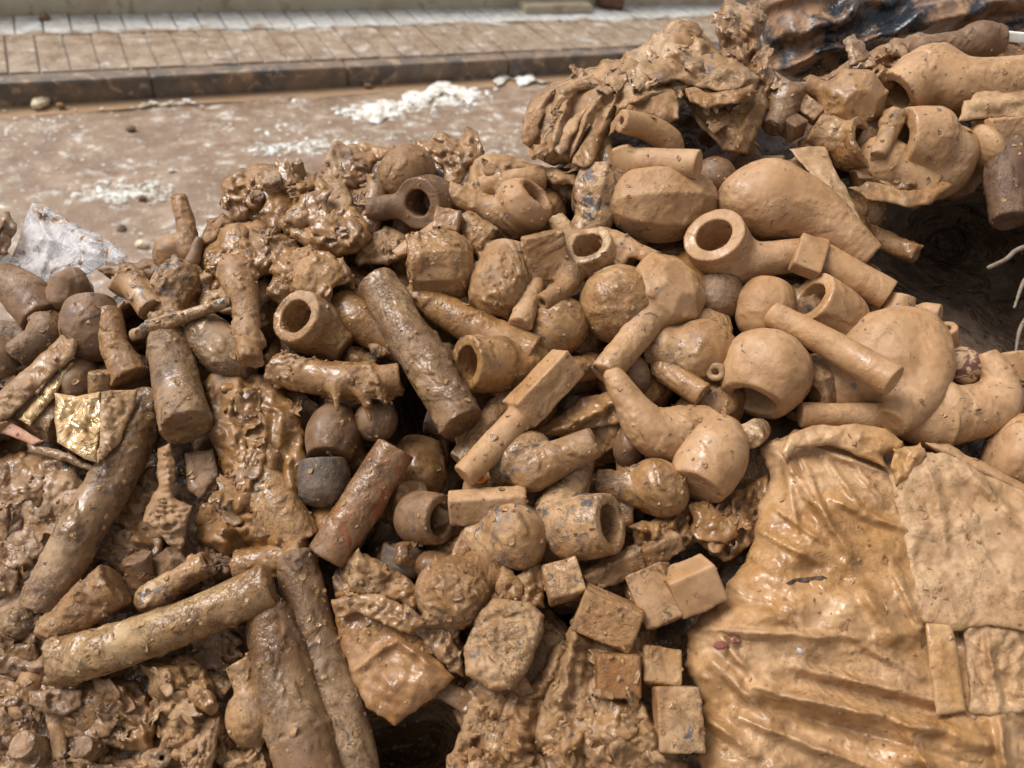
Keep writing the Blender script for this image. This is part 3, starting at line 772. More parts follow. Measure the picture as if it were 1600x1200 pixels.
def flap(par, og, x, y, h, L, W, fr, mat, z=None):
    """a torn, creased and curled shred rooted in the surface it hangs from"""
    n, m = 13, 9
    s_, t_ = np.meshgrid(np.linspace(0, 1, n), np.linspace(-1, 1, m), indexing='ij')
    k = fr.uniform(0, 50)
    wid = W * (1 - .45 * s_) * (.75 + .9 * fbm(np.stack([s_ * 3 + k, np.sign(t_) * 2, 0 * s_], -1), 2, 7))
    lx = L * s_ * (1 + .5 * gnoise(np.stack([t_ * 1.6 + k, 0 * s_, 0 * s_ + 1], -1), 9) * s_); ly = wid * t_
    bend = fr.uniform(-1.6, 2.2); a = bend * s_
    up = fr.uniform(.0, .55)
    hz = L * up * s_ + 6 * np.abs(gnoise(np.stack([s_ * 2.2 + k, t_ * 1.3, 0 * s_], -1), 12)) * 2 + L * .18 * fr.uniform(-1, 1) * t_ ** 2 - 3
    hz = hz + L * .22 * (1 - np.cos(a)) * np.sign(bend) * -1 + 2.2 * ridged(np.stack([s_ * 3 + k, t_ * 2.5, 0 * s_], -1), 2, 15)
    an = fr.uniform(0, 2 * math.pi); c_, q_ = math.cos(an), math.sin(an)
    X_ = x + c_ * lx - q_ * ly; Y_ = y + q_ * lx + c_ * ly
    th = 1.3
    Fv = U(X_, Y_, h + hz, z).reshape(-1, 3); Bv = U(X_, Y_, h + hz - th * 1.6, z).reshape(-1, 3)
    i = np.arange(n * m).reshape(n, m)
    q = np.stack([i[:-1, :-1], i[1:, :-1], i[1:, 1:], i[:-1, 1:]], -1).reshape(-1, 4)
    rim = np.concatenate([i[:, 0], i[-1, 1:], i[::-1, -1][1:], i[0, ::-1][1:-1]]); r2 = np.roll(rim, -1)
    sd = np.stack([rim, r2, r2 + n * m, rim + n * m], 1)
    me = mesh_from('flap', np.concatenate([Fv, Bv]) - og, np.concatenate([q[:, ::-1], q + n * m, sd]), M[mat])
    o = bpy.data.objects.new('flap', me); COL.objects.link(o); o.parent = par
    return o
# ================================================================== upper right corner
crumple('black plastic tarp streaked with brown mud at the top right', [(1150,-60),(1700,-60),(1700,95),(1500,60),(1430,70),(1370,90),(1330,110),(1290,128),(1240,130),(1205,110),(1190,60)],
        T=70, w=90, rid=6, rs=150, fine=1.5, edge=2, mat='tarp', name='black_tarp', cat='tarp', z=.86, back=120,
        folds=[((1180,70),(1460,-30),55,40),((1200,118),(1560,-25),60,34),((1300,118),(1620,40),50,30),((1190,20),(1380,-50),45,30),((1380,60),(1640,-20),60,30),((1440,90),(1660,60),30,22)], step=4)
crumple('crumbly dried soil ridge under the black tarp', [(1255,125),(1300,108),(1370,70),(1420,48),(1500,58),(1600,78),(1680,80),(1680,130),(1480,140),(1400,110),(1340,118),(1290,135)], h=-30, T=30, w=22, rid=16, rs=28, fine=12, edge=7, mat='rough', name='soil_ridge', cat='soil', step=3.2)
pipe('mud coated pipe bowl lying under the dried soil beside the pale strip at top right', [tube((1440,78,-5,20),(1560,66,0,26),f0=False,f1=True), bowl((1560,60,0),(1500,70,0),30,'ball',0)], 'dull', name='smoking_pipe')
block('bare white strip sticking out under the soil at the top right edge', cube((1585,58,10),(100,10,0),90,16,14), mat='white', clump=0, mud=.4, name='white_strip', cat='strip', group=None)
pipe('large pipe with open round bowl facing down and thick shank under a mud sheet', [bowl((1402,150,2),(1462,108,26),43,'pot',.58), tube((1455,115,20,44),(1510,135,22,42),(1620,128,20,40),f1=False)], 'smooth', 1, .4)
crumple('flat mud coated card folded over the thick shank at the right edge', [(1512,92),(1620,86),(1640,190),(1560,186),(1497,190),(1506,158),(1520,156)], h=46, T=10, w=14, rid=4, rs=60, fine=2, edge=2, mat='dry', name='card_sheet', cat='card', folds=[((1500,160),(1640,158),14,16)])
block('mud block below the folded card at the right edge', cube((1572,208,20),(90,-8,0),80,44,50), mat='smooth')
pipe('big pipe bowl with oval mouth facing left, below the thick shank', [bowl((1406,220,12),(1488,226,8),55,'cyl',.46), tube((1480,240,-6,45),(1470,270,-25,40),(1430,285,-30,34))], 'smooth', 1, .3)
pipe('short shank leaning into the oval mouthed bowl', [tube((1400,180,40,17),(1372,245,30,12),f0=True)], 'mud', 1, 1)
pipe('pipe with narrow oval mouth facing right and stubby shank pointing up left', [bowl((1352,222,22),(1318,236,-12),42,'cone',.66), tube((1330,235,-5,32),(1300,212,0,27),(1272,198,4,22))], 'mud', 1, .6)
pipe('eight sided pipe bowl with blue grey shank pointing up left under the tarp', [bowl((1344,166,46),(1318,152,-26),46,'octo',0,8), tube((1320,158,0,17),(1285,143,2,15),(1258,131,4,14))], 'slate', 1, .5)
pipe('small bored pipe shank standing on the eight sided bowl', [tube((1385,130,0,15),(1368,112,22,13),bore=.34)], 'mud', .6, .2)
pipe('large pipe body hidden under the eight sided bowl and the oval mouthed bowl', [bowl((1400,265,-15),(1330,250,-40),48,'egg',0), tube((1390,265,-20,40),(1450,300,-30,34))], 'smooth')
pipe('smooth ball of a pipe bowl near the right edge below the card', [bowl((1560,225,10),(1515,245,-5),42,'ball',0)], 'smooth', 1, .1)
crumple('flat mud shard jutting over the dark hollow', [(1322,292),(1362,285),(1420,296),(1476,282),(1490,290),(1450,320),(1425,328),(1385,318),(1350,312)], h=6, T=6, w=12, rid=5, rs=50, fine=2, edge=4, mat='mud', name='mud_shard', cat='shard')
crumple('lower flap of mud film hanging beneath the oval mouthed bowl', [(1330,262),(1400,272),(1470,262),(1530,262),(1500,285),(1430,296),(1370,292)], h=-8, T=14, w=18, rid=9, rs=40, mat='mud', name='mud_flap', cat='flap')
stick('short dark wooden stump at the right edge of the hollow', (1585,232,10,30),(1572,268,10,32),(1580,345,0,28), mat='dark', clump=.3)
crumple('flattened carton flap with torn end between the big teardrop pipe and the hollow', [(1232,232),(1290,226),(1305,262),(1325,300),(1345,345),(1365,395),(1352,400),(1318,350),(1285,300),(1255,262)], h=0, T=8, w=16, rid=4, rs=50, fine=2, edge=3, mat='dry', name='carton_flap', cat='card', folds=[((1240,240),(1340,370),12,12)])
block('smear of pink print on the torn carton flap', cube((1318,328,14),(14,26,0),30,13,3,rnd=1), mat='pink', clump=.4, mud=.3, name='pink_print', cat='print', group=None)
block('dark small wooden cube in the gap under the crumpled wad', cube((1238,198,-12),(30,20,10),34,30,30,up=(.2,-.7,1)), mat='dull')
block('pale wedge of wood beside the dark small cube', cube((1262,170,-5),(30,22,0),48,26,24,up=(0,-.4,1)), mat='mud')
pipe('greyish pipe bowl squeezed between the wad and the eight sided bowl', [bowl((1222,140,0),(1235,175,-20),32,'egg',0), tube((1225,172,-10,22),(1205,200,-10,16))], 'dull', 1, .6)
for k, (pts, lb) in enumerate([([(1545,418,40,3.5),(1572,405,45,3.6),(1590,390,50,3.6),(1625,380,50,5)], 'pale root twig poking out of the dark soil, highest on the right edge'),
                               ([(1585,480,30,2.5),(1600,440,38,3.2),(1618,425,40,3)], 'thin pale root below the highest twig at the right edge'),
                               ([(1586,560,30,2.4),(1592,520,34,3),(1602,500,38,3.2)], 'thin pale root hanging above the cup at the right edge')]):
    pipe(lb, [tube(*pts, f1=False)], 'root', .6, .2, 'root_twig', 'root', None, .0009)

# ================================================================== crumpled wads on the crest
wadG = None
crumple('left lobe of stiff mud covered film with deep pleats on the crest', [(812,215),(816,178),(842,142),(868,128),(905,106),(948,100),(990,120),(1000,165),(965,190),(945,235),(930,262),(895,258),(862,262),(830,240)],
        h=-5, T=72, w=54, rid=11, rs=90, fine=4, edge=4, warp=.6, flaps=9, mat='mud', name='film_wad', cat='wad', step=3,
        folds=[((850,250),(900,130),22,16),((885,262),(930,160),26,9),((905,262),(975,130),18,8),((940,150),(985,140),14,10)])
crumple('middle lobe of the mud covered film wad, broad and pebbly', [(905,112),(950,92),(990,75),(1030,42),(1062,24),(1092,40),(1115,75),(1160,95),(1190,120),(1175,160),(1120,175),(1060,150),(1040,190),(1000,198),(960,190)],
        h=12, T=72, w=66, rid=14, rs=80, fine=7, edge=6, warp=.6, flaps=14, mat='dry2', name='film_wad', cat='wad', step=3, folds=[((1030,45),(1120,165),20,14),((950,170),(1080,130),22,12),((1070,40),(1165,120),20,10)])
crumple('spiky topmost tuft of torn mud covered film', [(1112,62),(1118,20),(1135,-12),(1160,4),(1192,6),(1200,40),(1192,80),(1215,128),(1206,175),(1180,205),(1196,240),(1160,220),(1150,150),(1130,110)],
        h=-5, T=36, w=34, rid=15, rs=44, fine=6, edge=7, warp=.8, mat='rough', flaps=12, name='film_tuft', cat='wad', step=3, folds=[((1130,0),(1190,180),20,10),((1170,10),(1195,130),22,10)])
crumple('curved sheet of brown film hanging below the spiky tuft', [(1062,148),(1120,140),(1195,132),(1200,160),(1185,205),(1168,242),(1130,236),(1095,205)],
        h=6, T=40, w=60, rid=3, rs=80, fine=2, edge=3, flaps=2, mat='mud', name='film_sheet', cat='wad', step=3, folds=[((1075,160),(1150,235),-16,18),((1190,140),(1150,236),10,10)])
crumple('torn foil like scrap with upturned corner left of the crest', [(650,222),(690,208),(722,216),(728,196),(748,204),(762,240),(742,262),(720,285),(700,290),(690,262),(655,248)],
        h=0, T=14, w=20, rid=12, rs=30, fine=5, edge=4, mat='gloss', name='film_scrap', cat='scrap', step=3, curl=10)
crumple('mud slab draped over the short dowel left of the crest', [(733,262),(760,240),(800,245),(850,262),(905,268),(900,290),(862,288),(830,262),(790,300),(750,310),(732,290)], h=8, T=16, w=16, rid=8, rs=34, fine=5, edge=4, mat='mud', name='mud_slab', cat='slab', step=3)
stick('short smooth dowel under the draped mud slab', (752,298,0,22),(800,284,6,19),(850,278,4,18), mat='smooth', clump=.2)
crumple('rumpled lump of mud with dark gaps behind the dowel', [(820,262),(905,262),(950,270),(945,300),(900,312),(860,300)], h=-30, T=18, w=18, rid=12, rs=30, edge=4, mat='rough', name='mud_lump', cat='lump', step=3.4)

wads = [o for o in ALL if o.name.startswith('film_wad')]
for (pi, poly, hh, kw) in [
    (0, [(812,222),(820,180),(846,146),(866,138),(862,160),(850,182),(846,205),(838,226),(828,236)], 58, dict(w=26, rid=3)),
    (0, [(868,136),(905,118),(945,112),(968,124),(950,140),(905,146),(880,165),(862,190),(858,165)], 62, dict(w=22, rid=5)),
    (0, [(862,232),(876,200),(905,166),(935,152),(940,166),(912,190),(892,222),(878,250)], 62, dict(w=14, rid=4)),
    (0, [(890,256),(905,222),(930,190),(952,170),(962,184),(946,215),(930,248),(915,262)], 60, dict(w=16, rid=5)),
    (1, [(948,218),(956,192),(985,158),(1022,134),(1050,130),(1062,150),(1060,184),(1040,198),(1010,190),(985,182),(965,200)], 78, dict(w=24, rid=4)),
    (1, [(1000,112),(1030,86),(1075,78),(1120,86),(1162,104),(1182,124),(1150,142),(1100,140),(1062,128),(1030,132)], 82, dict(w=24, rid=8)),
    (1, [(1032,88),(1036,52),(1058,28),(1080,28),(1100,48),(1092,70),(1062,84)], 76, dict(w=18, rid=6)),
    (1, [(930,140),(960,112),(985,92),(1010,98),(1000,120),(970,138),(948,152)], 72, dict(w=12, rid=6)),
    (1, [(1070,140),(1120,138),(1180,130),(1188,146),(1150,164),(1105,172),(1078,160)], 84, dict(w=14, rid=5))]:
    o = crumple('x', poly, **dict(dict(h=hh - 22, T=16, back=5, rs=50, fine=3, edge=4, warp=.5, mat='mud', name='film_fold', cat='x', step=2.8, curl=12, flaps=0), **kw))
    ALL.remove(o); del o['label']; del o['category']
    l_ = o.location.copy(); o.parent = wads[pi]; o.location = l_ - wads[pi].location
# ================================================================== top row of pipes
pipe('bent bored shank curling down from under the crumpled wad', [tube((1045,250,0,24),(1042,222,30,23),(1012,200,58,19),(970,189,84,17),bore=.32)], 'smooth', .8, .1)
pipe('thin upright shank standing left of the horizontal dowel', [tube((948,300,-20,30),(945,262,0,17),(943,215,6,12))], 'mud', 1, .7)
pipe('short thick horizontal dowel with clean round end and small hexagonal head', [tube((975,250,24,19),(1092,258,72,22),f0=False), cube((975,252,24),(20,-6,8),26,44,36)], 'smooth', .7, .1)
pipe('wide eight sided barrel blank under the horizontal dowel', [bowl((1120,318,-15),(945,318,15),58,'ball',0,8)], 'smooth', 1, .5, 'wooden_blank')
pipe('rough brown pipe bowl wedged left of the eight sided barrel', [bowl((945,270,10),(925,350,-10),42,'egg',0,6), tube((925,350,-10,30),(905,372,-20,26))], 'slate', 1, .8)
pipe('very large teardrop pipe blank tapering down to a long tip on the right', [tube((1168,312,14,46),(1200,312,16,62),(1262,332,18,48),(1312,365,20,34),(1362,402,18,22)),], 'smooth', 1, .25, 'wooden_blank', dents=.0)
pipe('round dark pipe bowl peeping out behind the teardrop blank', [bowl((1110,300,-5),(1120,262,-30),36,'ball',0)], 'dull', 1, .3)
pipe('pipe with wide ring shaped mouth facing up and thick shank running right', [bowl((1115,366,50),(1140,416,-42),49,'pot',.56), tube((1145,418,-12,34),(1195,405,5,27),(1290,394,10,25))], 'smooth', .7, .1)
block('small wooden wedge clamped across the shank of the ring mouthed pipe', cube((1264,401,38),(18,-55,0),60,44,26,up=(.1,.3,1)), mat='smooth', clump=.1)
pipe('long smooth dowel sloping down right behind the wedge', [tube((1278,402,12,26),(1388,462,14,25),f0=False)], 'smooth', .7, .15)
pipe('bent blank with square cut end at the lower end of the sloping dowel', [tube((1392,540,-20,26),(1398,500,-4,25),(1408,462,14,22),f0=False)], 'smooth', .7, .1, 'wooden_blank')
pipe('pipe with pale mouth and shank pointing up left beside the curled mud flap', [bowl((918,382,34),(935,420,-25),39,'pot',.60), tube((905,385,5,18),(868,342,12,14))], 'dry2', .8, .5)
crumple('curled mud flap leaning on the pale mouthed pipe', [(942,352),(965,358),(1000,380),(1035,395),(1010,412),(985,405),(968,425),(945,400),(935,375)], h=18, T=18, w=22, rid=6, rs=40, edge=3, mat='smooth', name='mud_flap', cat='flap', step=3)
pipe('pipe with dark round mouth tilted to the viewer and shank pointing left', [bowl((652,318,32),(688,312,-28),41,'pot',.50), tube((680,322,-12,26),(630,322,0,20),(572,328,4,19),bore=.22)], 'dull', .7, .25)
pipe('pipe with open round mouth at right and bored shank rising to the upper left', [bowl((838,302,36),(802,342,-14),46,'apple',.50), tube((805,340,-8,32),(760,325,4,20),(702,302,12,17),bore=.2)], 'smooth', .9, .7)
pipe('smooth egg shaped blank lying under the torn foil like scrap', [bowl((672,245,5),(598,295,8),41,'ball',0)], 'mud', 1, .3, 'wooden_blank')
crumple('strip of mud film stretched from the small cube below the dark mouthed pipe', [(612,392),(640,370),(685,342),(702,352),(690,375),(650,392),(622,402)], h=30, T=6, w=12, rid=3, edge=2, mat='smooth', name='mud_strip', cat='strip', step=3)
block('small cube stuck at the upper end of the mud film strip', cube((700,350,26),(38,6,0),40,36,36,up=(-.1,-.4,1)), mat='mud')
pipe('long pipe blank slanting down with blue grey patches between two bowls', [tube((722,352,-5,24),(768,385,5,30),f0=True), bowl((798,400,0),(765,492,15),46,'cyl',0), ], 'slate', 1, 1.1, 'wooden_blank')
pipe('many sided barrel blank with its flat end facing left', [bowl((640,420,14),(742,412,4),54,'cyl',0,8)], 'slate', 1, 1.2, 'wooden_blank')
block('square block with a thin bored shank hanging from it', cube((852,400,24),(55,-12,0),62,70,46,up=(.3,.1,1),rnd=4), tube((898,425,8,19),(880,450,24,15),(846,474,38,15),f0=False,bore=.36), mat='mud', blend=.007)
pipe('short dowel with clean round end left of the bored shank', [tube((836,445,10,15),(812,510,30,19),f0=False)], 'smooth', 1, .5)
pipe('thick pipe leading down right under the slanting blank', [tube((655,465,0,24),(700,490,4,26),(770,528,6,30),(830,560,0,38))], 'gloss', 1, .7)
pipe('pipe with tall oval mouth facing left, in the middle of the heap', [bowl((728,568,44),(812,572,-18),47,'cyl',.58), tube((815,572,-10,44),(845,580,-25,36))], 'gloss', 1, .6)
pipe('shank dropping down left under the oval mouthed middle pipe', [tube((778,640,-15,22),(748,690,-8,23),(718,722,-8,20))], 'mud', 1, .4)
pipe('shiny bowl behind the two big round blanks', [bowl((905,475,-8),(840,545,-20),47,'ball',0), tube((860,520,-20,30),(820,560,-25,26))], 'gloss', 1, .6)
pipe('big round blank at the left of a leaning pair', [bowl((968,420,4),(968,535,-10),63,'ball',0)], 'mud', 1, .4, 'wooden_blank')
pipe('round pipe blank with flat facets and thick shank leaning down left over its neighbour', [bowl((1066,432,52),(1022,474,-22),60,'octo',0,8), tube((1025,478,10,34),(985,535,22,24),(944,585,30,23))], 'smooth', 1, .5)
pipe('pipe body resting below the flat faceted blank', [bowl((1155,560,0),(1040,540,-18),52,'ball',0), tube((1040,545,-15,40),(1005,548,-22,26))], 'mud', 1, .5)
pipe('small bored shank end pointing at the viewer below the resting body', [tube((1130,572,-8,13),(1117,582,24,15),bore=.36)], 'dry2', .6, .2)
pipe('shiny wet dowel slanting left of the big ball bowl', [tube((1035,578,-15,20),(1100,618,6,21),f0=False)], 'gloss', .8, .2)
pipe('dark brown ball under the leaning shank', [bowl((1010,570,-22),(960,600,-30),38,'ball',0)], 'dull', 1, .4)
pipe('egg shaped bowl behind the long smooth dowel', [bowl((1205,450,0),(1180,530,-10),46,'egg',0)], 'smooth', 1, .2)
pipe('pipe with cracked ring mouth above the long smooth dowel', [bowl((1265,466,26),(1325,508,-22),47,'pot',.56), tube((1315,500,-15,42),(1340,540,-20,38))], 'smooth', 1, .3)
pipe('big ball shaped bowl with its mouth turned down to the lower left', [bowl((1177,627,10),(1218,528,12),72,'apple',.47)], 'smooth', 1, .12)
stick('long smooth dowel lying across the big bent pipe', (1205,490,34,20),(1300,540,68,22),(1398,596,104,24), mat='smooth', clump=.06, mud=.6)
pipe('big curled pipe blank wrapping under the long smooth dowel', [tube((1350,585,0,48),(1372,540,4,52),(1425,532,8,50),(1442,575,18,44),(1425,625,24,36),(1392,662,34,24),f0=False), bowl((1380,500,0),(1395,640,0),60,'ball',0)], 'smooth', 1, .12, 'wooden_blank')
pipe('smooth bowl in shadow beneath the long smooth dowel', [bowl((1330,560,-20),(1290,650,-30),52,'ball',0)], 'smooth', 1, .1)
pipe('horizontal shank running right under the big curled blank', [tube((1250,648,0,20),(1320,650,4,20),(1400,655,0,26),(1470,660,-5,50),f0=True)], 'smooth', .8, .15)
pipe('pipe on the far right with shank bent sharply upward', [bowl((1440,640,0),(1490,640,-8),52,'ball',0), tube((1480,650,-5,46),(1545,636,4,42),(1562,600,14,26),(1540,552,20,16))], 'smooth', .8, .15)
pipe('small ball with dark red showing through, behind the upturned shank', [bowl((1500,545,-10),(1500,605,-16),36,'ball',0)], 'redspot', .6, .2)
pipe('cup shaped pipe bowl open to the top at the right edge', [bowl((1578,556,0),(1592,640,-22),40,'cone',.74), tube((1592,632,-20,24),(1625,650,-20,24))], 'smooth', .7, .1)
pipe('bulky pipe body at the right edge above the carton sheet', [bowl((1625,720,0),(1545,690,-5),62,'cyl',0)], 'smooth', 1, .1)
pipe('thin bored shank end above the small red spotted ball', [tube((1480,540,-28,17),(1480,511,12,15),bore=.36), tube((1445,488,-20,16),(1470,490,-5,15),f0=False)], 'smooth', .6, .1)
pipe('grey brown bowl behind the bent blank with square cut end', [bowl((1455,495,-25),(1410,520,-35),34,'ball',0)], 'smooth', .8, .1)
pipe('dark pipe bowl between the flat faceted blank and the ring mouthed pipe', [bowl((1125,440,-18),(1120,500,-30),38,'cyl',0)], 'dull', .8, .1)

# ================================================================== centre
block('long square bar joined to a round dowel, pointing down left', cube((850,606,40),(-72,76,0),118,50,46,up=(.45,.3,1),rnd=1.5), tube((812,652,40,22),(768,700,46,22),(724,744,50,20)), mat='smooth', name='wooden_blank', clump=.2, blend=.003)
pipe('pipe with elbow bend, thin shank up left and heavy round heel', [tube((960,590,40,17),(985,630,36,24),(1015,672,20,36),(1060,680,2,46),(1110,672,-10,40))], 'smooth', 1, .6)
pipe('egg shaped bowl with flat cut end, heel of it pointing up right', [bowl((1088,762,22),(1140,655,10),56,'egg',0)], 'smooth', 1, .15, 'wooden_blank')
pipe('pale cut end of a small round dowel with a raised core', [tube((1185,672,-5,19),(1170,682,34,20)), tube((1176,680,30,8),(1169,682,38,7))], 'dry2', .6, .5)
pipe('pipe with fat bowl and rough bored shank rising to the right', [bowl((792,690,4),(836,748,8),54,'ball',0), tube((832,735,30,34),(880,712,46,27),(930,690,60,23),bore=.25)], 'slate', 1, .6)
crumple('open curled strip of mud film in the middle, ending in a ragged lip', [(862,655),(905,622),(950,612),(985,618),(968,640),(975,660),(940,668),(905,672),(870,685),(835,680)], h=-4, T=10, w=16, rid=7, rs=36, edge=3, mat='gloss', name='film_strip', cat='strip', step=3, folds=[((850,680),(970,625),18,14)])
pipe('plain dark bowl below the open curled film strip', [bowl((1010,700,-20),(960,690,-30),40,'ball',0)], 'dull', 1, .2)
block('flat triangular wedge with sharp front edge', cube((762,790,30),(120,-8,0),118,46,34,up=(0,.75,1),rnd=1.5), mat='smooth', clump=.3, name='wooden_wedge')
block('pale vertical offcut behind the round dowel end', cube((730,702,-10),(10,80,0),90,32,24), mat='mud', clump=.4)
crumple('scrap of orange plastic showing in the gap behind the bar', [(742,742),(758,736),(768,745),(755,757),(745,756)], h=-20, T=4, w=6, rid=1, edge=1, mat='hole', name='orange_scrap', cat='scrap', step=2.4)
pipe('grey shank leaning up behind the barrel pipe', [tube((905,720,8,24),(885,785,-5,32),f0=False)], 'slate', 1, .3)
pipe('round wet bowl with shank pointing left, above the barrel pipe', [bowl((1060,735,8),(1000,790,4),50,'ball',0), tube((1000,765,-5,30),(960,758,-8,22),(932,752,-10,16))], 'gloss', 1, .7)
pipe('barrel shaped pipe bowl lying with its mouth to the right', [bowl((955,818,62),(858,832,-6),50,'cyl',.60), tube((870,800,10,36),(880,770,0,28))], 'slate', .8, .5)
pipe('fat bowl touching the left end of the barrel pipe', [bowl((838,800,12),(768,872,12),56,'ball',0), tube((770,850,0,36),(735,832,-8,30))], 'slate', 1, .6)
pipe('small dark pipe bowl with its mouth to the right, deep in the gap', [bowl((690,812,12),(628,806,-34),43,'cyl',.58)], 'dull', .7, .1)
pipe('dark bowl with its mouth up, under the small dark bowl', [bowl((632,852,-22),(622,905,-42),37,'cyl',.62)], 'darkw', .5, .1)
pipe('brown mottled ball between the two dark bowls and the caked ball', [bowl((690,860,-20),(680,915,-30),40,'ball',0,7)], 'dull', .7, .1)
pipe('ball caked in rough mud left of the rounded eight cornered slab', [bowl((712,870,6),(702,985,8),58,'ball',0), tube((745,890,0,30),(790,905,-10,24))], 'mud', 1.4, 1.6)
crumple('pointed flake standing in front of the dark gap', [(705,862),(722,825),(735,820),(742,842),(725,868),(712,885),(695,895)], h=12, T=6, w=8, rid=4, edge=2, mat='mud', name='mud_flake', cat='flake', step=2.6)
crumple('rounded eight cornered slab of wood thick with mud', [(724,1010),(748,955),(770,935),(830,940),(852,962),(850,985),(825,1050),(800,1078),(765,1080),(728,1055)], h=26, T=32, w=22, rid=5, rs=50, fine=5, edge=2, sq=.33, mat='mudflat', name='wooden_slab', cat='slab', step=3)
block('tilted cube between the slab and the film ridge', cube((880,908,34),(50,-14,0),56,54,50,up=(-.35,-.15,1)), mat='mud')
block('wedge of wood leaning on the big film sack', cube((958,890,6),(70,-34,0),100,34,26,up=(.2,.6,1)), mat='mud', clump=.6)
block('long board fragment below the tipped barrel pipe', cube((1010,868,0),(100,-48,0),120,30,22,up=(.1,.6,1)), mat='mud', clump=.7)
block('leaning cube, left one of the touching pair beside the film sack', cube((1028,930,34),(28,66,0),84,62,52,up=(-.4,-.1,1)), mat='mud', clump=.5)
block('sharp edged cube, right one of the touching pair beside the film sack', cube((1082,915,56),(62,-28,6),74,60,58,up=(.35,.45,1)), mat='smooth', clump=.35)
block('rough cube with dark front face, set in the film ridge', cube((965,1055,40),(66,2,0),66,62,46,up=(.05,.15,1)), mat='card', clump=.7)
block('pale block right of the rough dark faced cube', cube((1032,1045,24),(60,8,0),58,54,46,up=(.1,-.3,1)), mat='mud')
block('upright block at the bottom between the film ridge and the film sack', cube((1058,1122,46),(66,0,0),66,90,50,up=(.1,.1,1)), mat='mud', clump=.5)
block('slanted block buried at the top of the film ridge', cube((950,965,36),(60,26,0),94,64,50,up=(-.1,.35,1)), mat='mud', clump=.6)
crumple('mud covered film ridge running down from the slanted block', [(905,905),(930,900),(960,935),(1005,965),(1010,1010),(1000,1090),(1030,1140),(1080,1190),(1090,1230),(860,1230),(835,1160),(838,1110),(868,1050),(890,980)],
        h=-6, T=38, w=60, rid=12, rs=60, fine=6, edge=5, mat='mud', name='film_ridge', cat='film', folds=[((915,910),(870,1120),36,26),((985,1030),(1040,1220),30,30),((880,1100),(900,1230),20,20)], blobs=[(985,1150,60,50,40)])
crumple('torn mud lump under the rounded slab', [(728,1080),(770,1075),(830,1070),(862,1020),(880,1000),(885,1050),(850,1110),(845,1160),(870,1230),(690,1230),(700,1180),(725,1130)],
        h=-20, T=40, w=50, rid=20, rs=44, fine=9, edge=6, warp=1., mat='mud', name='mud_lump', cat='lump')
crumple('ruffled mud film filling the space above the rounded slab', [(760,930),(800,900),(845,875),(850,900),(852,950),(800,950),(760,960)], h=4, T=22, w=22, rid=14, rs=34, edge=4, mat='mud', name='mud_lump', cat='lump', step=3.2)
crumple('wet pocket of mud and film between the egg bowl and the film sack', [(980,820),(1050,800),(1110,770),(1160,760),(1200,740),(1215,780),(1180,850),(1130,880),(1090,850),(1000,870)], h=-22, T=26, w=40, rid=26, rs=32, fine=9, edge=5, warp=1.2, mat='gloss', name='mud_lump', cat='lump', step=3.2)

# ================================================================== lower right sack and sheets
crumple('great sack of mud coated plastic film filling the lower right corner', [(1235,672),(1300,660),(1375,664),(1420,700),(1500,715),(1640,790),(1700,1000),(1700,1260),(1120,1260),(1075,1150),(1100,1100),(1068,1040),(1078,985),(1130,925),(1175,850),(1190,780),(1200,735),(1185,700)],
        h=-4, T=84, w=150, rid=8, rs=120, fine=4, edge=5, warp=.8, mat='bag', crease=.9, name='film_sack', cat='sack', step=3.2,
        folds=[((1215,705),(1330,865),22,15),((1250,690),(1400,745),18,12),((1300,780),(1420,830),20,14),((1100,982),(1345,1000),16,12),((1110,1030),(1200,1120),24,15),
               ((1180,1075),(1540,1160),38,20),((1190,1102),(1500,1190),-26,16),((1150,1120),(1400,1215),26,16),((1240,1040),(1500,1105),20,12),((1250,1060),(1480,1120),-16,12),
               ((1320,880),(1400,1000),20,16),((1090,1110),(1180,1180),26,16),((1140,930),(1240,960),-14,14),((1230,740),(1246,830),16,9),((1190,830),(1280,880),14,10),
               ((1255,720),(1300,830),16,8),((1290,715),(1350,800),14,8),((1330,720),(1385,790),16,9),((1205,790),(1290,850),12,8),((1120,990),(1180,1060),14,10),((1400,900),(1440,980),16,10),((1350,1010),(1440,1060),14,10),
               ((1560,1120),(1575,1230),26,14),((1420,1150),(1470,1230),22,16)],
        blobs=[(1230,960,120,60,20),(1360,950,90,70,30),(1450,1190,80,40,34),(1300,905,70,30,-16),(1180,960,60,50,12),(1250,820,90,60,14)])
crumple('pale drying carton sheet draped over the right side of the film sack', [(1388,742),(1420,712),(1475,705),(1540,740),(1660,790),(1700,1000),(1590,985),(1548,976),(1500,988),(1478,985),(1440,975),(1425,900),(1410,830)],
        h=66, T=10, w=30, back=8, rid=6, rs=110, fine=2.5, edge=3, mat='dry', name='carton_sheet', cat='card', step=3.2, folds=[((1450,720),(1480,860),12,16),((1500,720),(1640,870),8,14),((1590,780),(1680,960),8,14)], tilt=(.06,.06))
crumple('narrow wet strip of tape hanging below the carton sheet', [(1446,975),(1488,972),(1500,1040),(1510,1112),(1462,1118),(1452,1040)], h=72, T=6, w=10, back=5, rid=2, rs=60, fine=1, edge=1.5, mat='bagc', name='tape_strip', cat='tape', step=3)
crumple('lower sheet of mud coated film with its hem above the bottom right corner', [(1500,965),(1560,955),(1620,960),(1700,975),(1700,1110),(1600,1115),(1555,1118),(1515,1115)], h=60, T=12, w=22, back=8, rid=7, rs=70, edge=3, mat='dry', name='film_sheet', cat='film', step=3.2, folds=[((1540,975),(1560,1110),16,12)])
